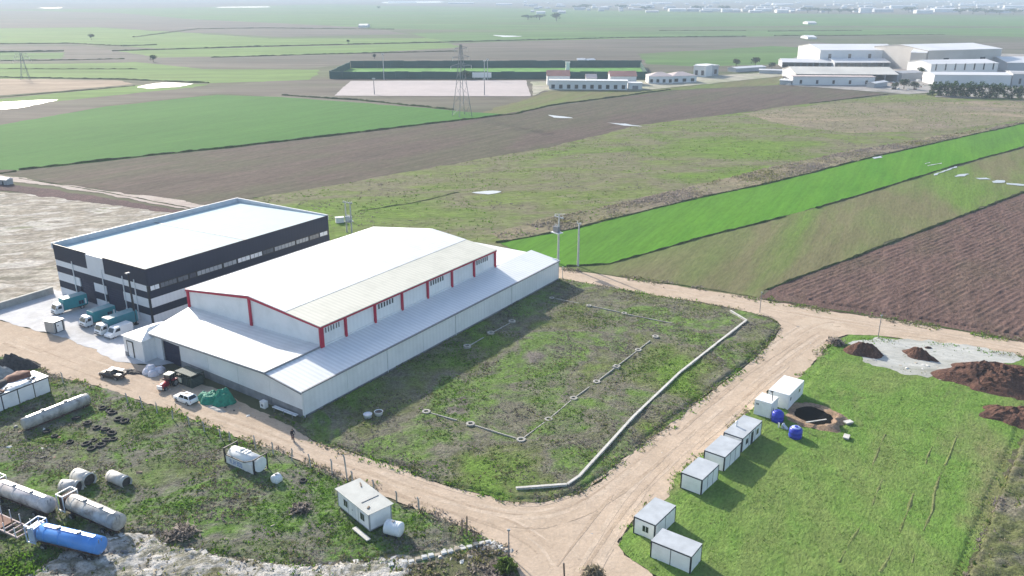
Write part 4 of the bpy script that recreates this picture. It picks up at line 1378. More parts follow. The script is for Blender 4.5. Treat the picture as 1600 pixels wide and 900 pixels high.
for k, (w, s) in enumerate(((.34, 'U'), (.4, 'O'), (.36, 'E'), (.4, 'H'), (.36, 'L'), (.4, 'A'))):
    b = MB()
    b.box(x, x + .09, -.028, -.018, .65, 1.35)
    if s in 'UOHA':
        b.box(x + w - .12, x + w - .03, -.028, -.018, .65, 1.35)
    if s in 'OEA':
        b.box(x + .09, x + w - .12, -.028, -.018, 1.24, 1.35)
    if s in 'UOEL':
        b.box(x + .09, x + w - .12, -.028, -.018, .65, .76)
    if s in 'EHA':
        b.box(x + .09, x + w - .12, -.028, -.018, .96, 1.06)
    b.build("side_mark", m_blue_l, tc)
    x += w + .08
b = MB()
b.bar((1.2, -TW / 2 - .3, 2.62), (5.0, -TW / 2 - .3, 2.62), .06).bar((1.2, -TW / 2 + .4, 2.62), (5.0, -TW / 2 + .4, 2.62), .06)
for x in (2.4, 3.0, 3.6):
    b.box(x, x + .3, -TW / 2 - .5, -TW / 2 + .6, 2.63, 2.70)
b.build("walkway", m_lighttrim, tc)
MB().cyl((3.9, -TW / 2, 2.5), (3.9, -TW / 2, 2.85), .3, n=12).build("manhole", m_tankp, tc)

# long panel cabin at the left edge with scrap piled on its roof
pN = nearpt(75.3, 589.6, 2.9)
lc = cabin("panel_cabin", "white panel cabin with dark frame at the left edge, scrap on its roof", "cabin", G(79, 615), R(-119.6) + math.pi / 2 + math.pi / 2, 0.01, 0.01, 3.0) if False else None
ly = R(-121)
lc = thing("panel_cabin", "white panel cabin with dark frame at the left edge, junk heaped on its roof", "cabin", (pN.x, pN.y, 0), ly)
CL, CD, CH = 16.0, 4.4, 3.0                # local x away to the left along the face, -y is depth
for k in range(6):
    a = CL * k / 6
    MB().box(a + .09, a + CL / 6 - .09, -.10, -.02, .25, CH - .2).build("wall_panel", m_panel, lc)
b = MB()
for k in range(7):
    a = CL * k / 6
    w = .18 if k in (0, 3, 6) else .07
    b.box(a - w / 2 if k else 0, a + w / 2, -.12, 0.0, .1, CH)
b.box(.1, CL, -.13, .01, CH - .2, CH + .02).box(.1, CL, -.13, .01, .1, .24)
b.box(-.06, .10, -CD, -.14, CH - .2, CH + .02).box(-.06, .1, -CD - .1, -CD + .1, .1, CH)
b.build("frame", m_frame, lc)
MB().box(-.03, .04, -CD + .12, -.14, .1, CH - .21).build("end_panel", m_panel, lc)
MB().box(-.1, CL, -CD, .04, CH + .025, CH + .12).build("roof", m_cabroof_w, lc)


def onroof(x, y):
    c, s = math.cos(ly), math.sin(ly)
    return Vector((pN.x + x * c - y * s, pN.y + x * s + y * c, CH + .1))


def lump(name, label, cat, loc, r, h, mat, yaw=0.0, seed=0, group=None, sx=1.0):
    n, rings = 12, 6
    vs, fs = [], []
    for i in range(rings + 1):
        ph = math.pi / 2 * i / rings
        for j in range(n):
            a = 2 * math.pi * j / n
            e = 1 + .5 * (float(fbm(math.cos(a) * 1.3 + seed * 3.3 + i * .7, math.sin(a) * 1.3 + seed, seed, 3)) - .5)
            rr = r * math.sin(ph) ** .6 * e
            vs.append((rr * math.cos(a) * sx, rr * math.sin(a), h * math.cos(ph) * (e if i else 1)))
    for i in range(rings):
        for j in range(n):
            fs.append((i * n + j, (i + 1) * n + j, (i + 1) * n + (j + 1) % n, i * n + (j + 1) % n))
    fs.append(tuple((rings) * n + j for j in range(n)))
    o = MB().add(vs, fs, 0, True).build(name, mat)
    o.location = loc
    o.rotation_euler = (0, 0, yaw)
    return tag(o, label, cat, group)


m_teal = plain("teal_paint", (.03, .20, .24), .45, var=.1, dirt=(.06, .16, .18), dirt_amt=.4)
m_rust = plain("rusty_steel", (.16, .07, .045), .8, var=.35)
m_sheetw = plain("white_plastic_sheet", (.70, .70, .69), .5, var=.12, scale=2)
m_dk = plain("dark_scrap", (.05, .045, .045), .8, var=.5, scale=2.5)
lump("scrap_bundle", "dark reddish scrap bundle on the panel cabin roof", "scrap", onroof(3.4, -3.2), 1.5, 1.1, m_rust, ly, 3, sx=1.5)
lump("plastic_sheet", "crumpled white sheet spread on the panel cabin roof", "plastic sheet", onroof(4.6, -1.4), 1.6, .4, m_sheetw, ly, 5, sx=1.7)
lump("scrap_bundle", "black scrap pile at the far left on the panel cabin roof", "scrap", onroof(7.2, -3.0), 1.4, 1.0, m_dk, ly, 8, sx=1.6)
bp = thing("blue_panel", "pale blue board lying on the panel cabin roof", "board", onroof(1.9, -1.9), ly + .5)
MB().hexa([(-.9, -.6, 0), (.9, -.6, 0), (.9, .6, .25), (-.9, .6, .25)], [(-.9, -.6, .08), (.9, -.6, .08), (.9, .6, .35), (-.9, .6, .35)]).build("board", plain("pale_blue", (.22, .42, .50), .5), bp)
MB().bar((-.9, -.62, .1), (.9, -.62, .1), .08).build("batten", m_wood, bp)
heap("scrap_heap", "dark heap of scrap and planks behind the panel cabin", "scrap", 22, 578, 4.2, 2.4, 2.6, m_dk, R(20), 13)
heap("rubble_heap", "pale grey heap of broken rubble behind the panel cabin", "rubble heap", 2, 590, 3.0, 2.2, 2.0, s_grey, R(60), 15)

r_ = np.random.default_rng(77)
sb = MB()
for k in range(90):
    x, y = 1.0 + 12 * r_.random(), -4.2 + 4.0 * r_.random()
    w_, d_, h_ = .1 + .5 * r_.random() ** 2, .08 + .35 * r_.random() ** 2, .06 + .3 * r_.random()
    q = onroof(x, y)
    a = r_.random() * 3.1
    c, n_ = math.cos(a), math.sin(a)
    pts = [(q.x + u * w_ * c - v * d_ * n_, q.y + u * w_ * n_ + v * d_ * c) for u, v in ((-1, -1), (1, -1), (1, 1), (-1, 1))]
    sb.hexa([(px_, py_, q.z + .03) for px_, py_ in pts], [(px_ + .1 * r_.normal(), py_ + .1 * r_.normal(), q.z + .03 + h_ * (.5 + r_.random())) for px_, py_ in pts], int(r_.integers(0, 5)))
tag(sb.build("scrap_bits", [m_dk, m_rust, s_grey, m_sheetw, m_wood]), "small loose scrap scattered over the panel cabin roof", None, None, 'stuff')

# ================================================================== vehicles
m_van = plain("vehicle_white", (.76, .77, .78), .28, spec=.6, var=.03)
m_bumper = plain("bumper_grey", (.10, .10, .11), .6, var=.1)
m_lamp = plain("headlamp_glass", (.55, .56, .58), .15, spec=.8)
m_redlamp = plain("tail_lamp", (.35, .02, .02), .25)


def wheel(parent, x, y, r, w=.24):
    t = MB().lathe((x, y - w / 2, r), (0, 1, 0), [(0, r * .62), (0, r * .93), (.04, r), (w - .04, r), (w, r * .93), (w, r * .62)], 16).build("wheel", m_tyre, parent)
    MB().cyl((x, y - w / 2 - .01, r), (x, y + w / 2 + .01, r), r * .6, n=12).build("rim", m_rim, t)
    return t


def truck(label, p, yaw, L, tealh, m_box, boxw=2.3, patch=True):
    """small box truck, front towards local -x, origin under the front bumper"""
    t = thing("box_truck", label, "truck", (p.x, p.y, 0), yaw, "teal box trucks parked at the dark warehouse")
    w = 2.1
    # cab: sloping windscreen, short nose
    prof = [(.0, .45), (.0, 1.15), (.12, 1.3), (.55, 2.25), (.75, 2.38), (1.75, 2.38), (1.85, 2.2), (1.85, .45)]
    MB().extr(prof, 'y', -w / 2, w / 2).build("cab", m_van, t, bevel=.07)
    MB().hexa([(.14, -w / 2 + .14, 1.34), (.16, -w / 2 + .14, 1.33), (.16, w / 2 - .14, 1.33), (.14, w / 2 - .14, 1.34)],
              [(.49, -w / 2 + .2, 2.2), (.53, -w / 2 + .2, 2.2), (.53, w / 2 - .2, 2.2), (.49, w / 2 - .2, 2.2)]).build("windscreen", m_glass, t)
    for s in (-1, 1):
        y = s * (w / 2 + .012)
        dr = MB().extr([(.5, .62), (.5, 1.35), (.78, 2.12), (1.6, 2.12), (1.6, .62)], 'y', y - .015, y + .015).build("cab_door", m_van, t)
        MB().extr([(.62, 1.42), (.86, 2.04), (1.5, 2.04), (1.5, 1.42)], 'y', y + s * .012, y + s * .03).build("pane", m_glass, dr)
        MB().box(-.03, .02, s * .72 - .2, s * .72 + .2, .78, 1.0).build("headlight", m_lamp, t)
        MB().box(.32, .42, s * (w / 2 + .12) - .08, s * (w / 2 + .12) + .08, 1.35, 1.75).build("mirror", m_black, t)
    MB().box(-.06, .05, -w / 2 + .02, w / 2 - .02, .38, .66).build("bumper", m_bumper, t)
    MB().box(-.02, .02, -.6, .6, .84, 1.06).build("grille", m_black, t)
    MB().box(.4, L, -.45, .45, .5, .72).build("chassis", m_black, t)
    bx = MB().box(2.0, L, -boxw / 2, boxw / 2, .85, tealh).build("cargo_box", m_box, t, bevel=.05)
    MB().box(2.02, L - .02, -boxw / 2 + .04, boxw / 2 - .04, tealh, tealh + .05).build("box_roof", plain("teal_roof", (.16, .30, .34), .5, var=.15, dirt=(.34, .40, .42), dirt_amt=.5), bx)
    for k in range(5):
        x = 2.2 + (L - 2.5) * k / 4
        MB().box(x, x + .06, -boxw / 2 - .03, -boxw / 2, .95, tealh - .1).build("side_rib", m_box, bx)
    if patch:
        for s in (-1, 1):
            MB().box(L - 1.9, L - .9, s * (boxw / 2 + .012) - .008, s * (boxw / 2 + .012) + .008, 1.3, 2.1).build("logo_patch", m_navy, bx)
            MB().box(L - .62, L - .28, s * (boxw / 2 + .012) - .008, s * (boxw / 2 + .012) + .008, 1.15, 2.3).build("pale_stripe", m_white, bx)
    for x in (1.05, L - 1.3):
        for s in (-1, 1):
            wheel(t, x, s * (w / 2 - .16), .44, .26)
    for s in (-1, 1):
        MB().box(L - .02, L + .03, s * .9 - .1, s * .9 + .1, .7, .85).build("tail_light", m_redlamp, t)
    return t


tealA = plain("teal_box", (.025, .25, .28), .45, var=.08, scale=.8, dirt=(.05, .17, .20), dirt_amt=.4)
tealB = plain("faded_teal_box", (.035, .20, .245), .45, var=.1, scale=.8, dirt=(.10, .15, .24), dirt_amt=.5)


def facepoint(u, v):
    return G(u, v)


truck("white-cabbed truck with bright teal box, leftmost of the parked trucks", G(84, 493), R(52), 7.0, 3.2, tealA)
truck("teal box truck standing between the two dark shutters, second from the left", G(129, 513), R(57), 7.0, 3.0, tealA)
truck("long faded teal box truck parked nearest the dark lamp post", G(153, 526), R(57), 8.4, 3.2, tealB, patch=False)
# white van with teal drop-side
p = G(168, 531)
vn = thing("delivery_van", "white short-nosed van beside the annex, nearest the road of the parked vehicles", "van", (p.x, p.y, 0), R(60))
prof = [(0, .4), (-.02, .95), (.75, 1.2), (1.35, 2.05), (1.7, 2.2), (5.2, 2.2), (5.35, 2.0), (5.35, .4)]
MB().extr(prof, 'y', -.98, .98).build("body", m_van, vn, bevel=.08)
MB().hexa([(.80, -.8, 1.27), (.83, -.8, 1.24), (.83, .8, 1.24), (.80, .8, 1.27)], [(1.27, -.7, 2.0), (1.32, -.7, 2.0), (1.32, .7, 2.0), (1.27, .7, 2.0)]).build("windscreen", m_glass, vn)
for s in (-1, 1):
    dr = MB().extr([(1.0, .55), (1.05, 1.3), (1.55, 2.0), (2.5, 2.0), (2.5, .55)], 'y', s * .985 - .012, s * .985 + .012).build("door", m_van, vn)
    MB().extr([(1.2, 1.32), (1.6, 1.92), (2.4, 1.92), (2.4, 1.32)], 'y', s * 1.0 - .008, s * 1.0 + .008).build("pane", m_glass, dr)
    MB().box(-.04, .02, s * .68 - .2, s * .68 + .2, .68, .88).build("headlight", m_lamp, vn)
    for x in (.95, 4.3):
        wheel(vn, x, s * .86, .36, .22)
MB().box(-.08, .02, -.95, .95, .34, .56).build("bumper", m_bumper, vn)

# white car
p = G(291, 628)
car = thing("parked_car", "white sport utility car parked beside the green netting", "car", (p.x, p.y, 0), R(-32))


def ringc(x, wb, wt, zb, zt):
    return [(x, -wb, zb + .12), (x, -wb * .92, zb), (x, wb * .92, zb), (x, wb, zb + .12), (x, wt, zt - .1), (x, wt * .9, zt), (x, -wt * .9, zt), (x, -wt, zt - .1)]


# front towards local -x
MB().loft([ringc(-2.28, .72, .68, .38, .82), ringc(-2.15, .86, .80, .30, .95), ringc(-1.1, .92, .86, .27, 1.06), ringc(.2, .93, .88, .27, 1.10), ringc(1.6, .93, .88, .28, 1.13), ringc(2.15, .88, .82, .33, 1.10), ringc(2.26, .76, .72, .42, 1.0)], 0, True).build("body", m_van, car)
cb = MB()
cb.hexa([(-1.05, -.80, 1.04), (2.0, -.78, 1.08), (2.0, .78, 1.08), (-1.05, .80, 1.04)], [(-.35, -.64, 1.58), (1.55, -.64, 1.60), (1.55, .64, 1.60), (-.35, .64, 1.58)])
cabn = cb.build("greenhouse", m_glass, car, bevel=.05)
MB().hexa([(-.42, -.67, 1.57), (1.66, -.67, 1.585), (1.66, .67, 1.585), (-.42, .67, 1.57)], [(-.30, -.58, 1.66), (1.52, -.58, 1.67), (1.52, .58, 1.67), (-.30, .58, 1.66)]).build("roof", m_van, car, bevel=.03)
MB().box(.0, .75, -.36, .36, 1.668, 1.68).build("sunroof", m_glass, car)
b = MB()
for s in (-1, 1):
    b.bar((-1.02, s * .80, 1.06), (-.36, s * .655, 1.58), .07).bar((.55, s * .80, 1.08), (.55, s * .665, 1.58), .08).bar((1.95, s * .79, 1.09), (1.58, s * .66, 1.58), .12)
b.build("roof_pillar", m_van, car)
for s in (-1, 1):
    MB().box(-2.24, -2.12, s * .62 - .18, s * .62 + .18, .72, .88).build("headlight", m_lamp, car)
    MB().box(2.13, 2.25, s * .66 - .14, s * .66 + .14, .80, .98).build("tail_light", m_redlamp, car)
    MB().box(-.72, -.55, s * .98 - .1, s * .98 + .1, 1.05, 1.2).build("mirror", m_van, car)
    for x in (-1.4, 1.38):
        wheel(car, x, s * .84, .35, .22)
MB().box(-2.31, -2.22, -.7, .7, .36, .52).build("bumper", m_bumper, car)
MB().box(2.2, 2.3, -.7, .7, .36, .52).build("bumper", m_bumper, car)

# dark pickup with a pale load
p = G(176, 590)
pu = thing("pickup_truck", "dark pickup with pale sheets on its bed, parked before the annex", "pickup", (p.x, p.y, 0), R(-20))
m_darkcar = plain("dark_car_paint", (.030, .026, .032), .3, spec=.6, var=.1)
MB().loft([ringc(-2.35, .74, .70, .42, .90), ringc(-2.2, .86, .80, .36, 1.0), ringc(-1.1, .9, .86, .32, 1.1), ringc(.6, .9, .86, .32, 1.12)], 0, True).build("body", m_darkcar, pu)
MB().hexa([(-1.15, -.78, 1.06), (.62, -.78, 1.08), (.62, .78, 1.08), (-1.15, .78, 1.06)], [(-.55, -.62, 1.58), (.45, -.62, 1.6), (.45, .62, 1.6), (-.55, .62, 1.58)]).build("greenhouse", m_glass, pu)
MB().box(-.58, .48, -.62, .62, 1.585, 1.65).build("roof", m_darkcar, pu)
bed = MB()
bed.box(.65, 2.5, -.9, .9, .6, .72).box(.65, 2.5, -.92, -.84, .72, 1.15).box(.65, 2.5, .84, .92, .72, 1.15).box(2.42, 2.52, -.84, .84, .72, 1.15)
bed.build("bed", m_darkcar, pu)
for s in (-1, 1):
    MB().box(-2.36, -2.24, s * .62 - .16, s * .62 + .16, .72, .88).build("headlight", m_lamp, pu)
    for x in (-1.45, 1.6):
        wheel(pu, x, s * .82, .38, .24)
ld = thing("sheet_stack", "pale metal sheets laid over the pickup bed and roof", "metal sheets", (p.x, p.y, 0), R(-20))
MB().hexa([(-.5, .1, 1.70), (2.2, .3, 1.56), (2.2, .9, 1.6), (-.5, .7, 1.72)], [(-.5, .1, 1.76), (2.2, .3, 1.62), (2.2, .9, 1.66), (-.5, .7, 1.78)]).build("sheet", m_white, ld)
MB().hexa([(1.6, -.7, 1.16), (2.6, -.8, 1.16), (2.6, -.3, 1.2), (1.6, -.2, 1.2)], [(1.6, -.7, 1.22), (2.6, -.8, 1.22), (2.6, -.3, 1.26), (1.6, -.2, 1.26)]).build("sheet", m_sheetw, ld)

# red tractor with cream cab roof
p = G(262, 606)
tr = thing("small_tractor", "red tractor with cream cab roof by the navy roller door", "tractor", (p.x, p.y, 0), R(70))
m_redp = plain("red_paint", (.36, .025, .045), .4, var=.15)
m_cream = plain("cream_paint", (.62, .62, .50), .5, var=.08)
MB().loft([ringc(-1.7, .36, .34, .55, 1.15), ringc(-1.5, .42, .40, .5, 1.25), ringc(.1, .45, .44, .5, 1.35)], 0, True).build("bonnet", m_redp, tr)
MB().box(-1.95, -1.72, -.5, .5, .55, 1.2).build("front_weight", m_white, tr)
MB().hexa([(.1, -.62, .7), (1.4, -.62, .7), (1.4, .62, .7), (.1, .62, .7)], [(.2, -.55, 2.3), (1.3, -.55, 2.3), (1.3, .55, 2.3), (.2, .55, 2.3)]).build("cab", m_glass, tr)
b = MB()
for x in (.15, 1.35):
    for s in (-1, 1):
        b.bar((x, s * .62, .7), (x + (.06 if x < 1 else -.06), s * .56, 2.32), .09)
b.build("cab_post", m_black, tr)
MB().box(.05, 1.5, -.68, .68, 2.31, 2.48).build("cab_roof", m_cream, tr, bevel=.05)
for s in (-1, 1):
    wheel(tr, 1.0, s * .85, .68, .38)
    wheel(tr, -1.15, s * .66, .40, .26)
    MB().box(.4, 1.6, s * .85 - .22, s * .85 + .22, 1.36, 1.43).build("mudguard", m_redp, tr)

# dark green cage
p = G(288, 603)
cg = thing("storage_cage", "dark green steel cage with a pale board on it beside the roller door", "cage", (p.x, p.y, 0), R(57))
m_dgreen = plain("dark_green_steel", (.025, .045, .035), .6, var=.3)
m_dgmesh = plain("cage_lining", (.045, .065, .06), .7, var=.4, scale=3)
b = MB()
for x in (0, 2.6):
    for y in (-2.2, 2.2):
        b.bar((x, y, 0), (x, y, 2.3), .12)
for z in (.1, 2.25):
    b.bar((0, -2.2, z), (0, 2.2, z), .1).bar((2.6, -2.2, z), (2.6, 2.2, z), .1).bar((0, -2.2, z), (2.6, -2.2, z), .1).bar((0, 2.2, z), (2.6, 2.2, z), .1)
b.build("frame", m_dgreen, cg)
for k in range(9):
    y = -2.0 + k * .5
    MB().bar((0, y, .15), (0, y, 2.2), .06).build("bar", m_dgreen, cg)
MB().box(.08, 2.5, -2.1, 2.1, .1, 1.7).build("contents", m_dgmesh, cg)
MB().hexa([(0, -2.2, 2.31), (2.6, -2.2, 2.31), (2.6, 2.2, 2.31), (0, 2.2, 2.31)], [(0, -2.2, 2.36), (2.6, -2.2, 2.36), (2.6, 2.2, 2.36), (0, 2.2, 2.36)]).build("top_sheet", m_dgmesh, cg)
MB().box(-.12, -.06, .5, 1.7, .5, 1.4).build("board", m_cream, cg)

# green netting heaps
m_net = plain("green_netting", (.012, .20, .13), .7, var=.35, scale=2.5, bump=.5)
heap("netting_heap", "spread green netting behind the white car", "netting", 327, 625, 2.6, 2.2, 1.1, m_net, R(-30), 31, rough=.5, flatten=True)
heap("netting_heap", "tall bunched heap of green netting against the white warehouse", "netting", 352, 629, 2.2, 1.9, 2.0, m_net, R(20), 33, rough=.6, flatten=True)
heap("rubble_heap", "low pale debris along the edge of the green netting", "debris", 340, 641, 2.4, .6, .35, s_grey, R(-33), 35)
# white sacks in a pile
m_sack = plain("white_sack", (.62, .61, .66), .75, var=.12, scale=2.2, bump=.4)
for k, (u, v, z, l) in enumerate(((232, 584, 0, "leftmost big white sack before the annex"), (240, 587, 0, "big white sack in front of the pile by the roller door"), (236, 579, 0, "big white sack at the back of the pile"),
                                  (248, 583, 0, "right white sack next to the roller door"), (238, 584, 1.0, "white sack lying on top of the pile"), (252, 579, 0, "small white sack at the door jamb"))):
    q = G(u, v)
    lump("sack", l, "sack", (q.x, q.y, z), 1.0 if k < 4 else .75, 1.15 if k < 4 else .8, m_sack, k * .9, 40 + k, "white sacks by the roller door")
heap("scrap_heap", "small dark scrap on the ground between the pickup and the sacks", "scrap", 208, 583, 2.6, .9, .6, m_dk, R(-20), 51, rough=.6)
q = G(204, 579)
pl = thing("pallet", "pale pallet lying beside the dark scrap near the annex", "pallet", (q.x, q.y, .05), R(-15))
for k in range(5):
    MB().box(-.6, .6, -.5 + k * .22, -.36 + k * .22, .1, .13).build("slat", m_wood if k % 2 else m_conc_l, pl)
MB().box(-.6, -.5, -.5, .5, 0, .1).box(.5, .6, -.5, .5, 0, .1).box(-.05, .05, -.5, .5, 0, .1).build("bearer", m_wood, pl)

# kiosk-like white box in the yard
p = G(86, 523)
kb = thing("white_booth", "small white booth with a dark-framed door on the concrete yard", "booth", (p.x, p.y, 0), R(66))
m_boothside = plain("booth_grey", (.36, .35, .34), .6, var=.1)
MB().box(0, 2.5, -.0, 2.6, .25, 2.5).build("shell", m_boothside, kb, bevel=.04)
MB().box(-.08, 2.58, -.08, 2.68, 2.502, 2.62).build("roof", m_white, kb)
MB().box(.1, 2.4, .1, 2.5, 0, .24).build("base", m_black, kb)
d = MB().box(.55, 1.95, -.06, -.004, .35, 2.3).build("door", m_white, kb)
MB().box(.35, .55, -.09, -.004, .3, 2.45).box(1.95, 2.15, -.09, -.004, .3, 2.45).box(.55, 1.95, -.09, -.004, 2.3, 2.45).build("door_frame", m_black, d)
MB().box(.8, 1.1, -.075, -.062, 1.5, 1.7).build("notice", m_glass, d)

# white crate and pipes by the warehouse corner
q = G(413, 637)
cr = thing("white_crate", "white box standing against the warehouse plinth near its front corner", "crate", (q.x, q.y, 0), R(147))
MB().box(-.55, .55, -.4, .4, .05, 1.15).build("shell", m_white, cr, bevel=.04)
MB().box(-.58, .58, -.43, .43, 1.152, 1.22).build("lid", m_lighttrim, cr)
MB().box(-.25, .25, .405, .43, .4, .8).build("vent", m_trim, cr)
q = G(447, 647)
pp = thing("pipe_rack", "low rack of long grey pipes along the front of the warehouse corner", "pipes", (q.x, q.y, 0), R(147))
for k in range(3):
    MB().cyl((-2.6, -.2 + k * .24, .55), (2.8, -.2 + k * .24, .62), .1, n=8).build("pipe", m_lighttrim if k != 1 else m_par, pp)
for x in (-2, 0, 2.2):
    MB().bar((x, -.45, 0), (x, -.45, .75), .08).bar((x, .5, 0), (x, .5, .75), .08).bar((x, -.45, .42), (x, .5, .42), .08).build("stand", m_trim, pp)

# ------------------------------------------------------------------ tank trailers
m_tankA = plain("old_tank_white", (.55, .50, .49), .32, var=.2, scale=.9, dirt=(.07, .05, .055), dirt_amt=1.0)
m_tankB = plain("old_tank_grey", (.42, .40, .37), .32, var=.25, scale=1.0, dirt=(.06, .05, .045), dirt_amt=1.0)
m_tankC = plain("blue_tank", (.08, .27, .68), .3, var=.08, scale=.9, dirt=(.10, .16, .32), dirt_amt=.3)
m_chas = plain("rusty_chassis", (.075, .045, .04), .85, var=.4)


def tanker(label, a, c, r, L, mat, cradle=True, wheels=True, zc=None, frame_at=-1, front_frame=True, skirt=None, sag=0.0):
    """tank trailer; a and c are ground points under its two ends, frame on the a end"""
    p = (a + c) / 2
    t = thing("tank_trailer", label, "tank trailer", (p.x, p.y, 0), yaw_of(a, c), "old tank trailers in the rough yard")
    zc = zc or (r + 1.0)
    h = L / 2
    f = h - (1.7 if front_frame else .0)
    x0 = -f
    prof = [(x0 - .22, .05), (x0 - .18, r * .5), (x0 - .08, r * .85), (x0, r), (h * .3, r * 1.003), (h - .1, r), (h, r * .86), (h + .12, r * .5), (h + .16, .05)]
    prof = [(d - x0, q) for d, q in prof]
    MB().lathe((x0, 0, zc), (1, 0, sag), prof, 22).build("tank", mat, t)
    for k in range(4):
        x = x0 + (h - x0) * (.12 + .25 * k)
        MB().lathe((x, 0, zc), (1, 0, 0), [(-.06, r * .99), (-.06, r * 1.02), (.06, r * 1.02), (.06, r * .99)], 22, smooth=False).build("hoop", mat, t)
    b = MB()
    b.bar((x0 + .6, 0, zc + r + .02), (h - .8, 0, zc + r + .02), .5, .06)
    b.build("walkway", mat, t)
    for k in range(2):
        MB().cyl((x0 + (h - x0) * (.3 + .35 * k), 0, zc + r * .9), (x0 + (h - x0) * (.3 + .35 * k), 0, zc + r + .22), .28, n=10).build("manhole", m_trim, t)
    if cradle:
        MB().box(-h + .2, h - .2, -.5, -.34, zc - r - .25, zc - r * .8).box(-h + .2, h - .2, .34, .5, zc - r - .25, zc - r * .8).build("chassis", m_chas, t)
        for x in (x0 + .6, h * .1, h - 1.2):
            MB().box(x - .1, x + .1, -r * .75, r * .75, zc - r - .2, zc - r * .55).build("saddle", m_chas, t)
    if front_frame:
        b = MB()
        for x in (-h + .05, x0 - .35):
            for s in (-1, 1):
                b.bar((x, s * r * .95, zc - r - .1), (x, s * r * .95, zc + r + .12), .11)
            b.bar((x, -r * .95, zc + r + .08), (x, r * .95, zc + r + .08), .12)
        for s in (-1, 1):
            b.bar((-h + .05, s * r * .95, zc + r + .08), (x0 - .35, s * r * .95, zc + r + .08), .12)
            b.bar((-h + .05, s * r * .95, zc - r), (x0 - .35, s * r * .95, zc - r), .12)
        b.build("end_frame", m_lighttrim if skirt is None else skirt, t)
        MB().box(-h + .2, x0 - .5, -r * .8, r * .8, zc - r, zc + r * .7).build("equipment_box", m_chas if skirt is None else skirt, t)
    if wheels:
        for x in (h - 1.2, h - 2.4, -h + 2.2):
            for s in (-1, 1):
                wheel(t, x, s * .85, .48, .28)
    MB().bar((h + .02, -.35, zc - r * .8), (h + .1, -.35, zc + r), .06).bar((h + .02, .1, zc - r * .8), (h + .1, .1, zc + r), .06).build("ladder_rail", m_trim, t)
    return t


tanker("dirty white tank trailer at the left edge, beside the grey one", G(-8, 775), G(87, 812), 1.05, 11.5, m_tankA)
tanker("stained grey tank trailer with a rounded end, behind the blue tanker", G(106, 800), G(190, 838), 1.1, 11.0, m_tankB)
tanker("bright blue tank trailer with a pale front frame", G(60, 850), G(158, 874), 1.1, 10.6, m_tankC, skirt=plain("pale_blue_frame", (.36, .44, .60), .5, var=.1))
tanker("long narrow tank resting low on the grass near the road", G(46, 672), G(134, 636), .95, 10.6, m_tankB, wheels=False, zc=1.35, front_frame=False)

# short cylinders
for k, (u, v, L, r, yw, l) in enumerate(((113, 771, 2.6, 1.0, R(-8), "short dull tank section left of the pair behind the grey trailer"), (132, 757, 3.0, 1.05, R(-28), "short tank section with an open dark end, right of the pair"), (187, 757, 3.6, .85, R(-30), "short silver tank lying alone in the grass"))):
    q = G(u, v)
    t = thing("tank_section", l, "tank section", (q.x, q.y, 0), yw, "short tank sections in the grass")
    m = plain("tank_section_silver", (.50, .49, .46), .45, var=.15, dirt=(.28, .25, .2), dirt_amt=.6)
    MB().lathe((-L / 2, 0, r + .02), (1, 0, 0), [(0, r * .2), (0, r), (L, r), (L, r * .9), (L - .35, r * .9), (L - .35, r * .1)], 18).build("shell", m, t)
    for x in (-L * .35, L * .35):
        MB().lathe((x, 0, r + .02), (1, 0, 0), [(-.04, r), (-.04, r * 1.03), (.04, r * 1.03), (.04, r)], 18, smooth=False).build("hoop", m, t)
    MB().cyl((L / 2 - .34, 0, r + .02), (L / 2 - .3, 0, r + .02), r * .88, n=18).build("end_disc", m_dk, t)
    MB().box(-L * .3, -L * .2, -r * .6, r * .6, -.05, .3).box(L * .2, L * .3, -r * .6, r * .6, -.05, .3).build("chock", m_wood, t)

# flatbed chassis with upright stakes
q = G(18, 832)
fb = thing("flatbed_trailer", "rusty flatbed chassis with upright stakes at the left edge", "trailer", (q.x, q.y, 0), R(-28))
b = MB()
b.box(-4.5, 3.2, -1.1, -.95, .8, 1.02).box(-4.5, 3.2, .95, 1.1, .8, 1.02)
for k in range(8):
    b.box(-4.4 + k * 1.05, -4.25 + k * 1.05, -.95, .95, .82, .98)
b.build("chassis", plain("chassis_pinkgrey", (.36, .28, .28), .7, var=.25), fb)
MB().box(-4.4, -.5, -.9, .9, 1.0, 1.08).build("deck", m_rust, fb)
for x in (-3.4, -1.4, .6, 2.8):
    for s in (-1, 1):
        MB().bar((x, s * 1.05, 1.0), (x, s * 1.05, 2.3), .1).build("stake", m_par, fb)
for x in (-3.2, -2.0):
    for s in (-1, 1):
        wheel(fb, x, s * .85, .46, .28)

# ------------------------------------------------------------------ tyres lying about
TY = [(120, 657), (137, 665), (74, 678), (86, 685), (152, 672), (165, 675), (175, 681), (167, 692), (178, 690), (147, 692), (136, 698), (144, 705), (186, 659), (196, 662), (161, 641), (171, 645), (176, 649), (474, 755), (110, 694), (158, 700)]
TYL = ["tyre just below the middle of the long narrow tank", "tyre below the near-road half of the long narrow tank", "tyre at the left end of the long narrow tank, left of a pair", "tyre at the left end of the long narrow tank, right of a pair",
       "leftmost tyre of the short row in the middle of the tyre field", "middle tyre of the short row in the middle of the tyre field", "right tyre of the short row in the middle of the tyre field", "large tyre lying flat below the short row, left of its twin",
       "large tyre lying flat below the short row, right of its twin", "topmost of the three tyres farthest from the road", "leftmost of the three tyres farthest from the road", "lowest of the three tyres farthest from the road",
       "left tyre of the pair closest to the dry weeds by the road", "right tyre of the pair closest to the dry weeds by the road", "left one of three tyres at the road end of the long narrow tank", "upper right one of three tyres at the road end of the long narrow tank",
       "lower right one of three tyres at the road end of the long narrow tank", "lone tyre in the dry weeds near the yard cabin", "single tyre apart from the rest on the left of the tyre field", "tyre right beside the lowest of the far three tyres"]
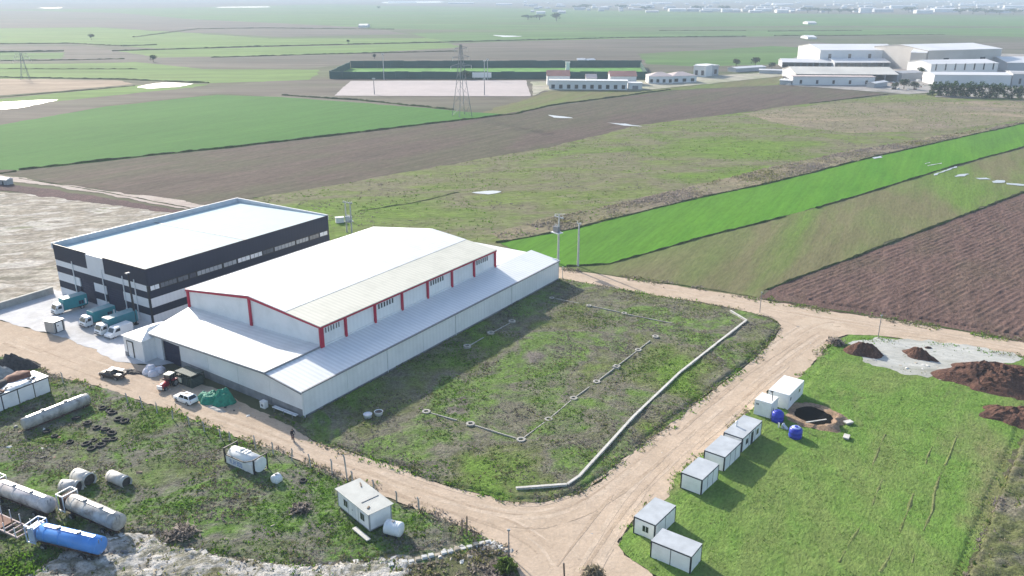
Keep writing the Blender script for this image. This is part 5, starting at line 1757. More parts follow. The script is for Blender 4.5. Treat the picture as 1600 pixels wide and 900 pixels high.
base = None
for i, (u, v) in enumerate(TY):
    q = G(u, v)
    if base is None:
        r = .62
        o = MB().lathe((0, 0, .03), (0, 0, 1), [(0.0, .36), (.0, .52), (.05, .60), (.14, .63), (.23, .60), (.28, .52), (.28, .36), (.2, .33), (.08, .33), (0, .36)], 18)
        # open ring: drop the two cap faces
        o.f, o.mi, o.sm = o.f[:-2], o.mi[:-2], o.sm[:-2]
        base = o.build("tyre", m_tyre)
        t = base
    else:
        t = base.copy()
        COL.objects.link(t)
    s = .85 + .45 * rng.random()
    t.location = (q.x, q.y, .26)
    t.scale = (s, s, s * 1.1)
    t.rotation_euler = (rng.normal() * .12, rng.normal() * .12, rng.random() * 6)
    tag(t, TYL[i], "tyre", "old tyres in the rough yard")

stones("scrap_bits", [(0, 640), (90, 650), (240, 690), (230, 760), (130, 850), (0, 860)], 170, (.1, .5), [m_dk, m_rust, s_grey, s_white, m_wood], "small scrap lying between the old tanks", seed=41, clump=6)
stones("scrap_bits", [(160, 575), (260, 590), (300, 612), (420, 650), (400, 655), (290, 622), (170, 592)], 60, (.08, .35), [m_dk, m_wood, s_grey, s_white], "small scrap along the front of the white warehouse", seed=42, clump=6)
stones("yard_clutter", [(1395, 118), (1440, 112), (1446, 140), (1390, 143)], 120, (.5, 2.0), [m_dk, m_rust, s_grey, s_white], "dark clutter in the far works yard", seed=43, clump=20)
stones("yard_clutter", [(1225, 118), (1245, 116), (1240, 134), (1222, 132)], 50, (.5, 1.6), [m_dk, s_grey, s_white], "clutter at the left edge of the far works", seed=44, clump=20)

# ------------------------------------------------------------------ blue barrels, pit and mounds
m_bluep = plain("blue_plastic", (.018, .035, .38), .4, var=.08)
m_bluel = plain("blue_plastic_lid", (.36, .42, .78), .4, var=.08)


def barrel(label, u, v, r, h, lidm):
    q = G(u, v)
    t = thing("water_barrel", label, "barrel", (q.x, q.y, 0), 0, "blue plastic barrels by the pit")
    MB().lathe((0, 0, 0), (0, 0, 1), [(0, r * .9), (.08, r * .97), (h * .3, r), (h * .33, r * 1.04), (h * .36, r), (h * .62, r), (h * .65, r * 1.04), (h * .68, r), (h * .9, r * .95), (h, r * .7)], 18).build("body", m_bluep, t)
    MB().lathe((0, 0, h - .01), (0, 0, 1), [(0, r * .72), (.1, r * .6), (.14, r * .2)], 18).build("lid", lidm, t)
    MB().cyl((0, 0, h + .1), (0, 0, h + .25), r * .25, n=10).build("cap", m_bluep, t)


barrel("blue plastic barrel with a pale lid standing alone on the grass below the pit", 1242, 685, 1.0, 1.9, m_bluel)
barrel("blue plastic barrel on white blocks beside the small white cabin", 1214, 660, .95, 2.0, m_bluep)
q = G(1213, 664)
st = thing("barrel_stand", "white blocks and dark support under the blue barrel by the cabin", "stand", (q.x, q.y, 0), R(50))
MB().box(-1.2, -1.0, -.9, -.7, 0, 1.1).build("block", m_white, st)
MB().box(-.7, -.2, -1.4, -1.15, 0, .9).build("block", m_white, st)
MB().bar((-1.3, .6, .1), (.6, -1.3, .1), .25, .2).build("rail", m_black, st)
lb = thing("leaning_board", "pale board leaning between the two blue barrels", "board", (G(1226, 672).x, G(1226, 672).y, 0), R(-40))
MB().hexa([(-.5, -.3, 0), (.9, -.3, 0), (.9, .3, 0), (-.5, .3, 0)], [(-.5, -.3, .9), (-.4, -.3, 1.0), (-.4, .3, 1.0), (-.5, .3, .9)]).build("board", m_par, lb)
MB().bar((.2, -.32, .1), (-.3, -.32, .8), .06).build("batten", m_wood, lb)
# pit: earth rim round wet soil, blackened to stand for a deep hole's shade
pit_c = G(1273, 652)
vs, fs = [], []
n = 34
prof = [(.02, -.01), (.50, .02), (.66, .12), (.72, .6), (.79, .8), (.87, .5), (.97, .2), (1.08, .0)]
for k, (t, z) in enumerate(prof):
    for j in range(n):
        a = 2 * math.pi * j / n
        e = 1 + .7 * (float(fbm(math.cos(a) * 2 + 3 + t, math.sin(a) * 2, 77, 4)) - .5)
        rx, ry = 3.9, 4.9
        hz = z * (.12 + 1.0 * max(0.0, math.cos(a + 1.0))) * (.3 + 1.3 * float(fbm(math.cos(a) * 4 + t * 6, math.sin(a) * 4, 78, 3)))
        vs.append((rx * t * e * math.cos(a), ry * t * e * math.sin(a), max(hz, -.01 if k == len(prof) - 1 else .03)))
for k in range(len(prof) - 1):
    for j in range(n):
        fs.append((k * n + j, k * n + (j + 1) % n, (k + 1) * n + (j + 1) % n, (k + 1) * n + j))
g_rim = ground("pit_rim_soil", [(.22, .15, .10), (.30, .21, .14), (.24, .17, .13)], big=.3, mid=1, fine=3, contrast=.3)
pit = thing("soil_pit", "wet pit, floor painted black for shade, with a raised earth rim beside the big white cabin", "pit", (pit_c.x, pit_c.y, .2), R(20))
MB().add(vs, fs, 0, True).build("earth_rim", g_rim, pit)
wv = [(2.8 * math.cos(a) * (1 + .14 * math.sin(3 * a)), 3.6 * math.sin(a) * (1 + .12 * math.cos(2 * a)), .10) for a in [2 * math.pi * j / 24 for j in range(24)]]
MB().add([(x, y, .10) for x, y, z in wv] + [(x, y, .02) for x, y, z in wv], [tuple(range(24))] + [(j, (j + 1) % 24, 24 + (j + 1) % 24, 24 + j) for j in range(24)]).build("wet_shade_floor", plain("wet_soil_hole_shade", (.005, .005, .005), .95, spec=.05, var=.3), pit)
MB().bar((-3.4, -2.0, .55), (.2, -2.4, .62), .22, .1).build("plank", m_conc_l, pit)
q = G(1209, 652)
sp = thing("slanted_pole", "thin dark pole leaning between the two white cabins", "pole", (q.x, q.y, 0), 0)
MB().cyl((0, 0, 0), (-.55, .5, 4.3), .07, n=8).build("shaft", m_black, sp)
MB().box(-.8, -.35, .4, .6, 4.28, 4.4).build("top_bracket", m_black, sp)

heap("dirt_mound", "rounded dark brown dirt mound on the left of the gravel patch", "dirt mound", 1350, 552, 3.7, 2.5, 1.9, g_soil, R(-25), 61, rough=.3)
heap("dirt_mound", "small flat dark dirt mound in the middle of the gravel patch", "dirt mound", 1434, 558, 3.3, 1.7, 1.5, g_soil, R(-40), 63, rough=.5)
heap("dirt_mound", "large red-brown soil heap at the right edge beside the gravel", "dirt mound", 1562, 596, 11.5, 7.6, 2.7, g_soil, R(-20), 65, n=60, rough=.35)
heap("dirt_mound", "lower reddish soil heap at the right edge below the large heap", "dirt mound", 1596, 655, 6.5, 4.5, 1.7, g_soil, R(-25), 67, n=40, rough=.45)
heap("dirt_mound", "tiny dirt clod beyond the small mound on the gravel", "dirt mound", 1450, 545, .9, .6, .4, g_soil, 0, 68)
for k, (u, v, l) in enumerate(((1325, 664, "upper flat grey slab lying on the grass right of the pit"), (1322, 687, "lower flat grey slab lying on the grass right of the pit"))):
    q = G(u, v)
    sl = thing("concrete_slab", l, "slab", (q.x, q.y, .5), R(20 + 40 * k), "grey slabs near the pit")
    MB().box(-.7, .7, -.45, .45, 0, .16).build("slab", m_conc_l, sl, bevel=.03)
    MB().box(-.5, .5, -.35, .35, -.3, -.005).build("underlay", m_block, sl)

# plastic containers in the shade beside the warehouse
for k, (u, v, l, m) in enumerate(((575, 655, "pale round tub in the grass left of the pair beside the warehouse", m_tank_w), (592, 651, "dark and white tub right of the pair beside the warehouse", m_white))):
    q = G(u, v)
    t = thing("plastic_tub", l, "tub", (q.x, q.y, .15), k, "tubs in the grass beside the warehouse")
    MB().lathe((0, 0, 0), (0, 0, 1), [(0, .55), (.75, .7), (.82, .75), (.86, .7), (.7, .62)], 14).build("body", m, t)
    MB().cyl((0, 0, .7), (0, 0, .76), .6, n=14).build("lid", m_sack if not k else m_dk, t)

# low kerb and rubble line at the bottom
ka, kc = G(585, 893), G(768, 848)
kt = thing("stone_kerb", "broken low stone kerb along the bottom track", "kerb", (ka.x, ka.y, 0), yaw_of(ka, kc))
KL = (kc - ka).length
for k in range(18):
    a = KL * k / 18
    hgt_ = .28 + .25 * rng.random()
    MB().hexa([(a + .03, -.3, -.05), (a + KL / 18 - .04, -.28, -.05), (a + KL / 18 - .04, .3, -.05), (a + .03, .26, -.05)],
              [(a + .08, -.22, hgt_), (a + KL / 18 - .1, -.2, hgt_ * .9), (a + KL / 18 - .1, .2, hgt_), (a + .08, .22, hgt_ * 1.1)]).build("kerb_stone", s_white if k % 3 else s_tan, kt)

# ================================================================== poles and posts
m_polec = plain("concrete_pole", (.46, .46, .45), .85, var=.1)
m_galv = plain("galvanised_steel", (.40, .42, .43), .45, metal=.4, var=.1)
m_insul = plain("insulator", (.62, .60, .55), .3)


def pole_base(name, label, cat, u, v, yaw=0.0, group=None):
    q = G(u, v)
    return thing(name, label, cat, (q.x, q.y, 0), yaw, group)


t = pole_base("lamp_post", "tall dark lamp post between the dark warehouse and the white annex", "lamp post", 213, 508, WYAW)
MB().cyl((0, 0, 0), (0, 0, 11.2), .26, .17, 12).build("shaft", m_black, t)
MB().box(-.55, .35, -.3, .3, 11.2, 11.45).build("lamp_head", m_trim, t, bevel=.05)
MB().box(-.4, .4, -.4, .4, 0, .35).build("base_plate", m_black, t)

PG = "power line poles by the fields"
t = pole_base("power_pole", "twin-legged power pole with transformer behind the dark warehouse", "power pole", 546, 364, R(60), PG)
for y in (-.9, .9):
    MB().cyl((0, y, 0), (0, y, 9.2), .24, .17, 10).build("leg", m_polec, t)
MB().box(-.15, .15, -1.7, 1.7, 8.7, 8.95).build("crossarm", m_galv, t)
MB().box(-.9, .9, -1.1, 1.1, 3.3, 3.5).build("platform", m_galv, t)
tf = MB().box(-.7, .7, -.75, .75, 3.55, 4.9).build("transformer", m_par, t, bevel=.05)
for y in (-.4, 0, .4):
    MB().cyl((0, y, 4.9), (0, y, 5.4), .09, n=8).build("bushing", m_insul, tf)
for y in (-1.5, 0, 1.5):
    MB().cyl((0, y, 8.95), (0, y, 9.4), .08, n=8).build("insulator", m_insul, t)
q = G(531, 348)
t = thing("switch_box", "small white switch cabinet left of the twin-legged power pole", "cabinet", (q.x, q.y, 0), R(20))
MB().box(-1.2, 1.2, -.7, .7, .1, 1.6).build("cabinet", m_white, t)
MB().box(-1.3, 1.3, -.8, .8, 1.602, 1.75).build("lid", m_lighttrim, t)

t = pole_base("power_pole", "concrete power pole with transformer platform at the warehouse's far corner", "power pole", 872, 412, R(40), PG)
MB().cyl((0, 0, 0), (0, 0, 12.6), .30, .19, 12).build("shaft", m_polec, t)
MB().box(-.12, .12, -1.6, 1.6, 12.0, 12.25).build("crossarm", m_galv, t)
MB().bar((.3, -1.8, 13.2), (-.3, 1.2, 12.7), .12).build("top_arm", m_insul, t)
MB().box(-1.5, .3, -1.3, 1.3, 8.2, 8.4).build("platform", m_lighttrim, t)
tf = MB().box(-1.2, -.3, -.8, .8, 8.45, 9.9).build("transformer", m_trim, t, bevel=.06)
for y in (-.5, 0, .5):
    MB().cyl((-.75, y, 9.9), (-.75, y, 10.5), .09, n=8).build("bushing", m_insul, tf)
for y in (-1.4, 0, 1.4):
    MB().cyl((0, y, 12.25), (0, y, 12.7), .09, n=8).build("insulator", m_insul, t)
t = pole_base("power_pole", "slim pale concrete pole standing right of the transformer pole", "power pole", 903, 416, R(40), PG)
MB().cyl((0, 0, 0), (0, 0, 11.2), .29, .19, 12).build("shaft", m_polec, t)
MB().box(-.1, .1, -.7, .7, 10.9, 11.1).build("crossarm", m_galv, t)
for y in (-.6, .6):
    MB().cyl((0, y, 11.1), (0, y, 11.55), .09, n=8).build("insulator", m_insul, t)
t = pole_base("small_post", "slim grey post standing by the warehouse far corner at the road", "post", 879, 437, 0)
MB().cyl((0, 0, 0), (0, 0, 3.2), .08, n=8).build("shaft", m_galv, t)
MB().box(-.12, .12, -.12, .12, 3.2, 3.3).build("cap", m_galv, t)
for u, v, h, l in ((1187, 489, 4.8, "thin steel pole at the top corner of the weedy plot by the road"), (1372, 527, 4.8, "thin steel pole on the grass behind the left dirt mound"), (795, 869, 3.9, "thin steel pole at the road corner by the stone kerb")):
    t = pole_base("road_pole", l, "pole", u, v, rng.random(), "thin steel poles beside the road")
    MB().cyl((0, 0, 0), (0, 0, h), .085, .06, 8).build("shaft", m_trim, t)
    MB().box(-.18, .18, -.1, .1, h - .25, h - .02).build("bracket", m_galv, t)
t = pole_base("stub_post", "short black post at the bottom edge of the dirt road", "post", 882, 905, .3)
MB().cyl((0, 0, 0), (-.1, .1, 2.2), .1, n=8).build("shaft", m_black, t)
MB().cyl((0, 0, 0), (0, 0, .2), .2, n=8).build("footing", m_conc, t)
t = pole_base("gate_post", "pair of dark wooden posts at the roadside right of the yard cabin", "post", 726, 838, .4)
for k, (x, h) in enumerate(((-.35, 2.6), (.3, 2.9))):
    MB().cyl((x, 0, 0), (x + .05, 0, h), .13, .11, 8).build("post", m_wood, t)
MB().bar((-.4, 0, 1.6), (.4, 0, 1.7), .1).build("rail", m_wood, t)
# fence posts along the lower verge
FP = [(99, 600), (200, 632), (223, 640), (246, 648), (270, 658), (296, 668), (320, 678), (345, 687), (359, 692), (400, 704), (427, 712), (456, 721), (486, 732), (519, 742), (543, 752), (551, 756), (585, 772), (620, 785), (655, 798)]
FPL = ["", "fence post nearest the long narrow tank on the road verge", "second fence post right of the long narrow tank", "third fence post right of the long narrow tank", "fourth fence post right of the long narrow tank", "fifth fence post right of the long narrow tank",
       "fence post just up the road from the framed tank container", "fence post behind the left end of the framed tank container", "fence post behind the middle of the framed tank container", "fence post behind the right end of the framed tank container", "fence post behind the white drum",
       "first fence post right of the white drum", "second fence post right of the white drum", "fence post left of the yard cabin at the verge", "", "short fence post right beside the tall dark one", "fence post behind the middle of the yard cabin roof", "fence post behind the right end of the yard cabin", "last fence post of the row, right of the yard cabin"]
fpo = None
for i, (u, v) in enumerate(FP):
    q = G(u, v)
    if fpo is None:
        fpo = thing("fence_post", "", "fence post", (q.x, q.y, 0), .3, "fence posts along the dirt road verge")
        MB().bar((0, 0, 0), (0, 0, 1.9), .15).build("post", m_conc, fpo)
        MB().bar((0, 0, 1.9), (-.18, 0, 2.12), .13).build("bent_tip", m_conc, fpo)
        t = fpo
    else:
        t = copy_tree(fpo)
    t.location = (q.x, q.y, 0)
    t.rotation_euler = (rng.normal() * .04, rng.normal() * .04, R(-30) + rng.normal() * .2)
    t.scale = (1, 1, 2.0 if u == 543 else .85 + .35 * rng.random())
    t['label'] = "tall dark fence post behind the yard cabin at the road verge" if u == 543 else "short dark fence post at the left near the panel cabin" if i == 0 else FPL[i]

# ================================================================== cyclist
q = G(458, 689)
bk = thing("bicycle", "dark bicycle ridden along the dirt road by the warehouse corner", "bicycle", (q.x, q.y, .03), R(-62))
bk.scale = (1.15, 1.15, 1.15)
for x in (-.54, .54):
    w = MB()
    n, m = 20, 6
    vs = [((.34 + .025 * math.cos(b)) * math.cos(a) + x, .025 * math.sin(b), .36 + (.34 + .025 * math.cos(b)) * math.sin(a)) for a in [2 * math.pi * i / n for i in range(n)] for b in [2 * math.pi * j / m for j in range(m)]]
    w.add(vs, [(i * m + j, ((i + 1) % n) * m + j, ((i + 1) % n) * m + (j + 1) % m, i * m + (j + 1) % m) for i in range(n) for j in range(m)], 0, True)
    wo = w.build("wheel", m_tyre, bk)
    hb = MB()
    for k in range(8):
        a = math.pi * k / 8
        hb.bar((x - .33 * math.cos(a), 0, .36 - .33 * math.sin(a)), (x + .33 * math.cos(a), 0, .36 + .33 * math.sin(a)), .008)
    hb.build("spoke", m_rim, wo)
fr = MB()
for a, c in (((-.54, 0, .36), (-.1, 0, .34)), ((-.54, 0, .36), (-.2, 0, .86)), ((-.1, 0, .34), (-.22, 0, .98)), ((-.1, 0, .34), (.36, 0, .88)), ((-.2, 0, .84), (.36, 0, .92)), ((.36, 0, .82), (.54, 0, .36)), ((.36, 0, .82), (.34, 0, 1.06))):
    fr.cyl(a, c, .022, n=8)
fr.build("frame", plain("bike_frame", (.16, .03, .035), .4), bk)
MB().cyl((.36, -.3, 1.07), (.36, .3, 1.07), .02, n=8).build("handlebar", m_black, bk)
MB().box(-.36, -.08, -.09, .09, .97, 1.03).build("saddle", m_black, bk, bevel=.02)
MB().cyl((-.1, -.16, .20), (-.1, .16, .48), .02, n=8).build("crank", m_rim, bk)

J = {"pelvis": (-.2, 0, 1.06), "waist": (-.12, 0, 1.24), "chest": (.0, 0, 1.46), "neck": (.06, 0, 1.60), "head0": (.10, 0, 1.70), "head1": (.12, 0, 1.80)}
V = [J[k] for k in ("pelvis", "waist", "chest", "neck", "head0", "head1")]
RAD = [.15, .135, .16, .055, .088, .08]
ED = [(0, 1), (1, 2), (2, 3), (3, 4), (4, 5)]
for s in (-1, 1):
    n = len(V)
    V += [(.0, s * .19, 1.50), (.12, s * .27, 1.26), (.30, s * .28, 1.11), (.36, s * .28, 1.10)]
    RAD += [.07, .05, .036, .032]
    ED += [(2, n), (n, n + 1), (n + 1, n + 2), (n + 2, n + 3)]
    w = n + 3
    for k in range(4):                     # four fingers closed round the bar
        m = len(V)
        y = s * (.245 + .022 * k)
        V += [(.385, y, 1.105), (.395, y, 1.075), (.375, y, 1.050)]
        RAD += [.010, .009, .008]
        ED += [(w, m), (m, m + 1), (m + 1, m + 2)]
    m = len(V)
    V += [(.355, s * .235, 1.085), (.35, s * .225, 1.06)]
    RAD += [.011, .009]
    ED += [(w, m), (m, m + 1)]
    n = len(V)
    up = s > 0
    V += [(-.16, s * .10, 1.02), (.16, s * .13, .86 if up else .74), (-.05, s * .13, .50 if up else .30), (.07, s * .14, .44 if up else .20), (.15, s * .14, .44 if up else .20)]
    RAD += [.095, .065, .042, .038, .03]
    ED += [(0, n), (n, n + 1), (n + 1, n + 2), (n + 2, n + 3), (n + 3, n + 4)]
me = bpy.data.meshes.new("person")
me.from_pydata(V, ED, [])
po = bpy.data.objects.new("person", me)
COL.objects.link(po)
sk = po.modifiers.new("skin", 'SKIN')
if not me.skin_vertices:
    import bmesh
    bm = bmesh.new()
    bm.from_mesh(me)
    bm.verts.layers.skin.verify()
    bm.to_mesh(me)
    bm.free()
for i, r in enumerate(RAD):
    me.skin_vertices[0].data[i].radius = (r, r)
me.skin_vertices[0].data[0].use_root = True
sd = po.modifiers.new("sub", 'SUBSURF')
sd.levels = sd.render_levels = 2
bpy.context.view_layer.update()
ev = po.evaluated_get(bpy.context.evaluated_depsgraph_get())
nm_ = bpy.data.meshes.new_from_object(ev)
po.modifiers.clear()
po.data = nm_
m_skin = plain("skin", (.36, .22, .16), .6, var=.05)
m_jacket = plain("dark_jacket", (.022, .018, .028), .8, var=.2)
m_trouser = plain("dark_trousers", (.045, .04, .05), .85, var=.2)
m_shoe = plain("dark_shoes", (.03, .025, .025), .7)
nm_.materials.clear()
for m in (m_skin, m_jacket, m_trouser, m_shoe):
    nm_.materials.append(m)
for p_ in nm_.polygons:
    c = p_.center
    arm = abs(c.y) > .2 and c.x > .05
    p_.material_index = 0 if c.z > 1.57 and abs(c.y) < .12 else 0 if (arm and c.x > .325) else 1 if c.z > 1.08 else 3 if c.z < (.50 if c.y > 0 else .28) and c.x > -.02 else 2
    p_.use_smooth = True
po.location = bk.location
po.rotation_euler = bk.rotation_euler
po.scale = bk.scale
tag(po, "person in dark jacket and trousers riding the bicycle on the road", "person")
hr = MB().lathe((.105, 0, 1.74), (-.25, 0, 1), [(0, .098), (.06, .10), (.11, .075), (.14, .02)], 12).build("hair", m_black, po)
MB().cyl((.185, 0, 1.73), (.225, 0, 1.71), .018, .012, 6).build("nose", m_skin, po)
for s in (-1, 1):
    MB().cyl((.11, s * .085, 1.73), (.11, s * .105, 1.73), .028, n=8).build("ear", m_skin, po)
    MB().cyl((.178, s * .034, 1.752), (.19, s * .034, 1.752), .011, n=6).build("eye", m_black, po)
MB().box(.17, .188, -.025, .025, 1.675, 1.685).build("mouth", plain("lips", (.28, .12, .10), .6), po)

# a few bushes
def bush(label, u, v, r, h, mat, n=260, seed=1, cat="bush", name="dry_bush"):
    q = G(u, v)
    t = thing(name, label, cat, (q.x, q.y, 0), rng.random() * 6)
    g = np.random.default_rng(seed)
    b = MB()
    for k in range(n):
        a, e, d = g.random() * 6.28, g.random() ** .7 * 1.5, .45 + .55 * g.random()
        c = Vector((math.cos(a) * math.cos(e) * r * d, math.sin(a) * math.cos(e) * r * d, math.sin(e) * h * d + .05))
        s = .16 + .16 * g.random()
        p1, p2, p3 = [c + Vector(g.normal(0, s, 3)) for _ in range(3)]
        b.add([p1, p2, p3], [(0, 1, 2)])
    o = b.build("foliage", mat, t, recalc=False)
    for k in range(5):
        a = k * 1.3
        MB().cyl((0, 0, 0), (math.cos(a) * r * .5, math.sin(a) * r * .5, h * .75), .04, .015, 5).build("stem", m_wood, t)


bush("dry brown bush at the bottom edge of the dirt road", 926, 905, 1.6, 1.5, w_dry, 420, 5)
bush("dull brown bush on the road verge beyond the big white cabin", 1306, 538, 1.8, 1.1, w_purple, 360, 6)
bush("dark tangled bush beside the steel pole at the kerb end", 790, 890, 1.5, 1.2, w_dark, 360, 7)
bush("brown bush right of the rubble in the tanker yard", 470, 800, 1.8, .9, w_purple, 360, 8)
bush("grey-brown bush between the rubble and the grey tank trailer", 285, 838, 2.6, .9, w_purple, 520, 9)

# ================================================================== distance: sports ground, buildings, trees
sheet("sports_pitch", [(545, 107), (1000, 106), (1010, 120), (520, 121)], g_pitch, jit=.3)
sheet("gravel_court", [(522, 150), (548, 127), (822, 126), (829, 151)], g_court, jit=.3)
sheet("farm_yard", [(830, 128), (1010, 126), (1140, 117), (1230, 112), (1240, 118), (1100, 132), (1000, 142), (850, 142), (834, 150)], ground("pale_farm_yard", [(.36, .33, .28), (.26, .27, .18)], big=.02, mid=.1, fine=.6, contrast=.12), jit=.6)
sheet("works_yard", [(1220, 112), (1240, 134), (1420, 148), (1480, 142), (1460, 152), (1700, 156), (1700, 86), (1400, 82), (1250, 84)], ground("works_ground", [(.24, .22, .21), (.32, .30, .28), (.19, .19, .17)], big=.03, mid=.1, fine=.5, contrast=.2), jit=.8)

m_screen = plain("green_windscreen", (.018, .075, .058), .8, var=.15, scale=.1)


def screen(label, u0, v0, u1, v1, h, n):
    a, c = G(u0, v0), G(u1, v1)
    t = thing("pitch_screen", label, "windscreen fence", (a.x, a.y, 0), yaw_of(a, c), "green windscreens round the sports pitch")
    L = (c - a).length
    for k in range(n):
        MB().box(L * k / n + .04, L * (k + 1) / n - .04, -.3, .3, .0, h * (.93 + .09 * rng.random())).build("screen_panel", m_screen, t)
    for k in range(n + 1):
        MB().cyl((L * k / n, .4, 0), (L * k / n, .4, h + .2), .1, n=6).build("post", m_screen, t)


screen("front green windscreen between the pitch and the pale court", 515, 123, 1010, 123, 5.6, 24)
screen("back green windscreen along the far side of the pitch", 548, 106, 1002, 105, 6.2, 22)
screen("left end green windscreen of the pitch", 516, 122, 547, 107, 5.8, 8)
screen("right end green windscreen of the pitch", 1010, 122, 1001, 106, 5.0, 8)
for u, v, h, l in ((600, 125, 19, "tall floodlight mast at the left of the pitch"), (757, 125, 14, "left one of two close floodlight masts on the pitch side"), (762, 125, 15, "right one of two close floodlight masts on the pitch side"), (585, 148, 10, "short dark mast on the front of the pale court at its left"), (757, 149, 10, "short dark mast on the front of the pale court at its right")):
    t = pole_base("floodlight_mast", l, "floodlight", u, v, 0, "floodlight masts round the sports ground")
    MB().cyl((0, 0, 0), (0, 0, h), .32, .2, 8).build("mast", m_galv if h > 12 else m_trim, t)
    MB().box(-1.0, 1.0, -.3, .3, h, h + .8).build("lamp_bank", m_galv, t)
q = G(753, 123.6)
t = thing("signboard", "blank white signboard on the front windscreen of the pitch", "sign", (q.x, q.y - 1.0, 0), 0)
MB().box(-7.5, 7.5, -.1, .1, 1.2, 5.2).build("board", m_white, t)
for x in (-6, 6):
    MB().cyl((x, .15, 0), (x, .15, 5), .15, n=6).build("post", m_galv, t)

m_wallw = plain("far_white_wall", (.62, .62, .62), .7, var=.08, scale=.06)
m_wallb = plain("far_beige_wall", (.46, .43, .40), .8, var=.12, scale=.06)
m_wallg = plain("far_grey_wall", (.40, .41, .43), .8, var=.12, scale=.06)
m_redroof = plain("red_tile_roof", (.34, .17, .14), .8, var=.2, scale=.1)
m_pinkroof = plain("faded_roof", (.48, .40, .38), .8, var=.15, scale=.1)
m_farroof = plain("far_white_roof", (.62, .61, .61), .5, var=.08, scale=.05)
m_creamroof = plain("far_cream_roof", (.56, .53, .47), .6, var=.12, scale=.05)
m_dullroof = plain("far_grey_roof", (.36, .36, .37), .7, var=.2, scale=.08)


def shed(label, u0, v0, u1, v1, depth, h, rise, wall, roof, wins=0, winh=.4, doors=0, cat="building", name="farm_building", eave=.4, open_front=False, hip=False):
    """building on the ground line from (u0,v0) to (u1,v1), going depth metres away from the camera"""
    a, c = G(u0, v0), G(u1, v1)
    t = thing(name, label, cat, (a.x, a.y, 0), yaw_of(a, c))
    L = (c - a).length
    D = depth
    if not open_front:
        MB().box(0, L, 0, .3, 0, h).build("wall", wall, t)
    else:
        for k in range(9):
            MB().box(L * k / 8 - .25, L * k / 8 + .25, 0, .4, 0, h).build("column", wall, t)
    MB().box(0, L, D - .3, D, 0, h).build("wall", wall, t)
    if rise > 0 and not hip:
        for x in (0, L - .3):
            MB().extr([(.32, 0), (D - .32, 0), (D - .32, h), (D / 2, h + rise), (.32, h)], 'x', x, x + .3).build("wall", wall, t)
        e = eave
        MB().quadslab([(-e, -e, h), (L + e, -e, h), (L + e, D / 2, h + rise + .15), (-e, D / 2, h + rise + .15)], .25).build("roof", roof, t)
        MB().quadslab([(-e, D / 2, h + rise + .15), (L + e, D / 2, h + rise + .15), (L + e, D + e, h), (-e, D + e, h)], .25).build("roof", roof, t)
    else:
        for x in (0, L - .3):
            MB().box(x, x + .3, .32, D - .32, 0, h).build("wall", wall, t)
        if hip:
            e = eave
            MB().add([(-e, -e, h), (L + e, -e, h), (L + e, D + e, h), (-e, D + e, h), (D / 2, D / 2, h + rise), (L - D / 2, D / 2, h + rise)], [(0, 1, 5, 4), (1, 2, 5), (2, 3, 4, 5), (3, 0, 4), (3, 2, 1, 0)]).build("roof", roof, t)
        else:
            MB().box(-eave, L + eave, -eave, D + eave, h, h + .4).build("roof", roof, t)
    for k in range(wins):
        x = L * (k + .5) / wins
        w = L / wins * (.22 if name != "works_building" else .07)
        MB().box(x - w, x + w, -.12, -.005, h * winh - h * .22, h * winh + h * .22).build("window", m_glass, t)
    for k in range(doors):
        x = L * (k + .8) / (doors + .6)
        MB().box(x - 2, x + 2, -.12, -.005, .05, h * .62).build("door", m_trim, t)
    return t


shed("long low white building with a row of dark openings beside the pale court", 858, 140, 980, 141, 9, 6.0, 0, m_wallw, m_farroof, wins=10, winh=.36)
shed("red-roofed wing with white gables at the left end of the long white building", 855, 134, 890, 134, 14, 7.2, 3.2, m_wallw, m_redroof)
shed("red-roofed wing at the right end of the long white building", 953, 133, 994, 133, 14, 6.5, 3.0, m_wallw, m_redroof)
shed("small pale gabled porch in the middle of the long white building's roof line", 916, 134, 932, 134, 9, 5.5, 2.4, m_wallw, m_pinkroof)
shed("small white annex with dark doorway right of the long white building", 982, 140, 1003, 140, 8, 4.2, 0, m_wallw, m_farroof, doors=1)
shed("white house with a faded pinkish hipped roof right of the pitch", 1013, 131, 1052, 131, 15, 5.4, 2.6, m_wallw, m_pinkroof, wins=4, hip=True)
shed("second white house with faded hipped roof, joined behind the first", 1050, 130, 1088, 129, 16, 5.2, 2.4, m_wallw, m_pinkroof, wins=3, hip=True)
shed("white two-storey block left of the narrow grey one by the farm yard", 1083, 120, 1102, 121, 16, 8.5, 0, m_wallw, m_farroof, wins=2)
shed("grey-white block right of the white two-storey block", 1104, 119, 1122, 118, 15, 8.0, 0, m_wallg, m_farroof, wins=2)
shed("low long white-roofed shed far right of the farm yard", 1150, 113, 1196, 110, 10, 3.2, .8, m_wallg, m_farroof)
shed("small white-roofed lean-to at the edge of the works", 1186, 115, 1226, 116, 8, 3.0, .5, m_wallg, m_farroof)
shed("small white hut on the far side of the pitch", 884, 112, 890, 112, 4, 7.5, 0, m_wallw, m_farroof)
shed("pair of tiny white sheds beyond the back windscreen, left one", 902, 101, 914, 101, 6, 4.5, 1, m_wallw, m_farroof)
shed("tiny white shed beyond the back windscreen, right one", 918, 101, 930, 100, 6, 4, 1, m_wallw, m_farroof)
WN = "works_building"
shed("tall white works hall with dark eave line, left one at the back", 1279, 104, 1403, 104, 62, 14.5, 3.5, m_wallw, m_farroof, wins=4, winh=.55, name=WN)
shed("tall beige works hall at the back, right of the white one", 1446, 112, 1560, 108, 66, 17.5, 3.0, m_wallb, m_farroof, wins=2, name=WN)
shed("beige gabled bay on the left side of the tall beige hall", 1419, 112, 1443, 113, 40, 16, 2.0, m_wallb, m_farroof, name=WN)
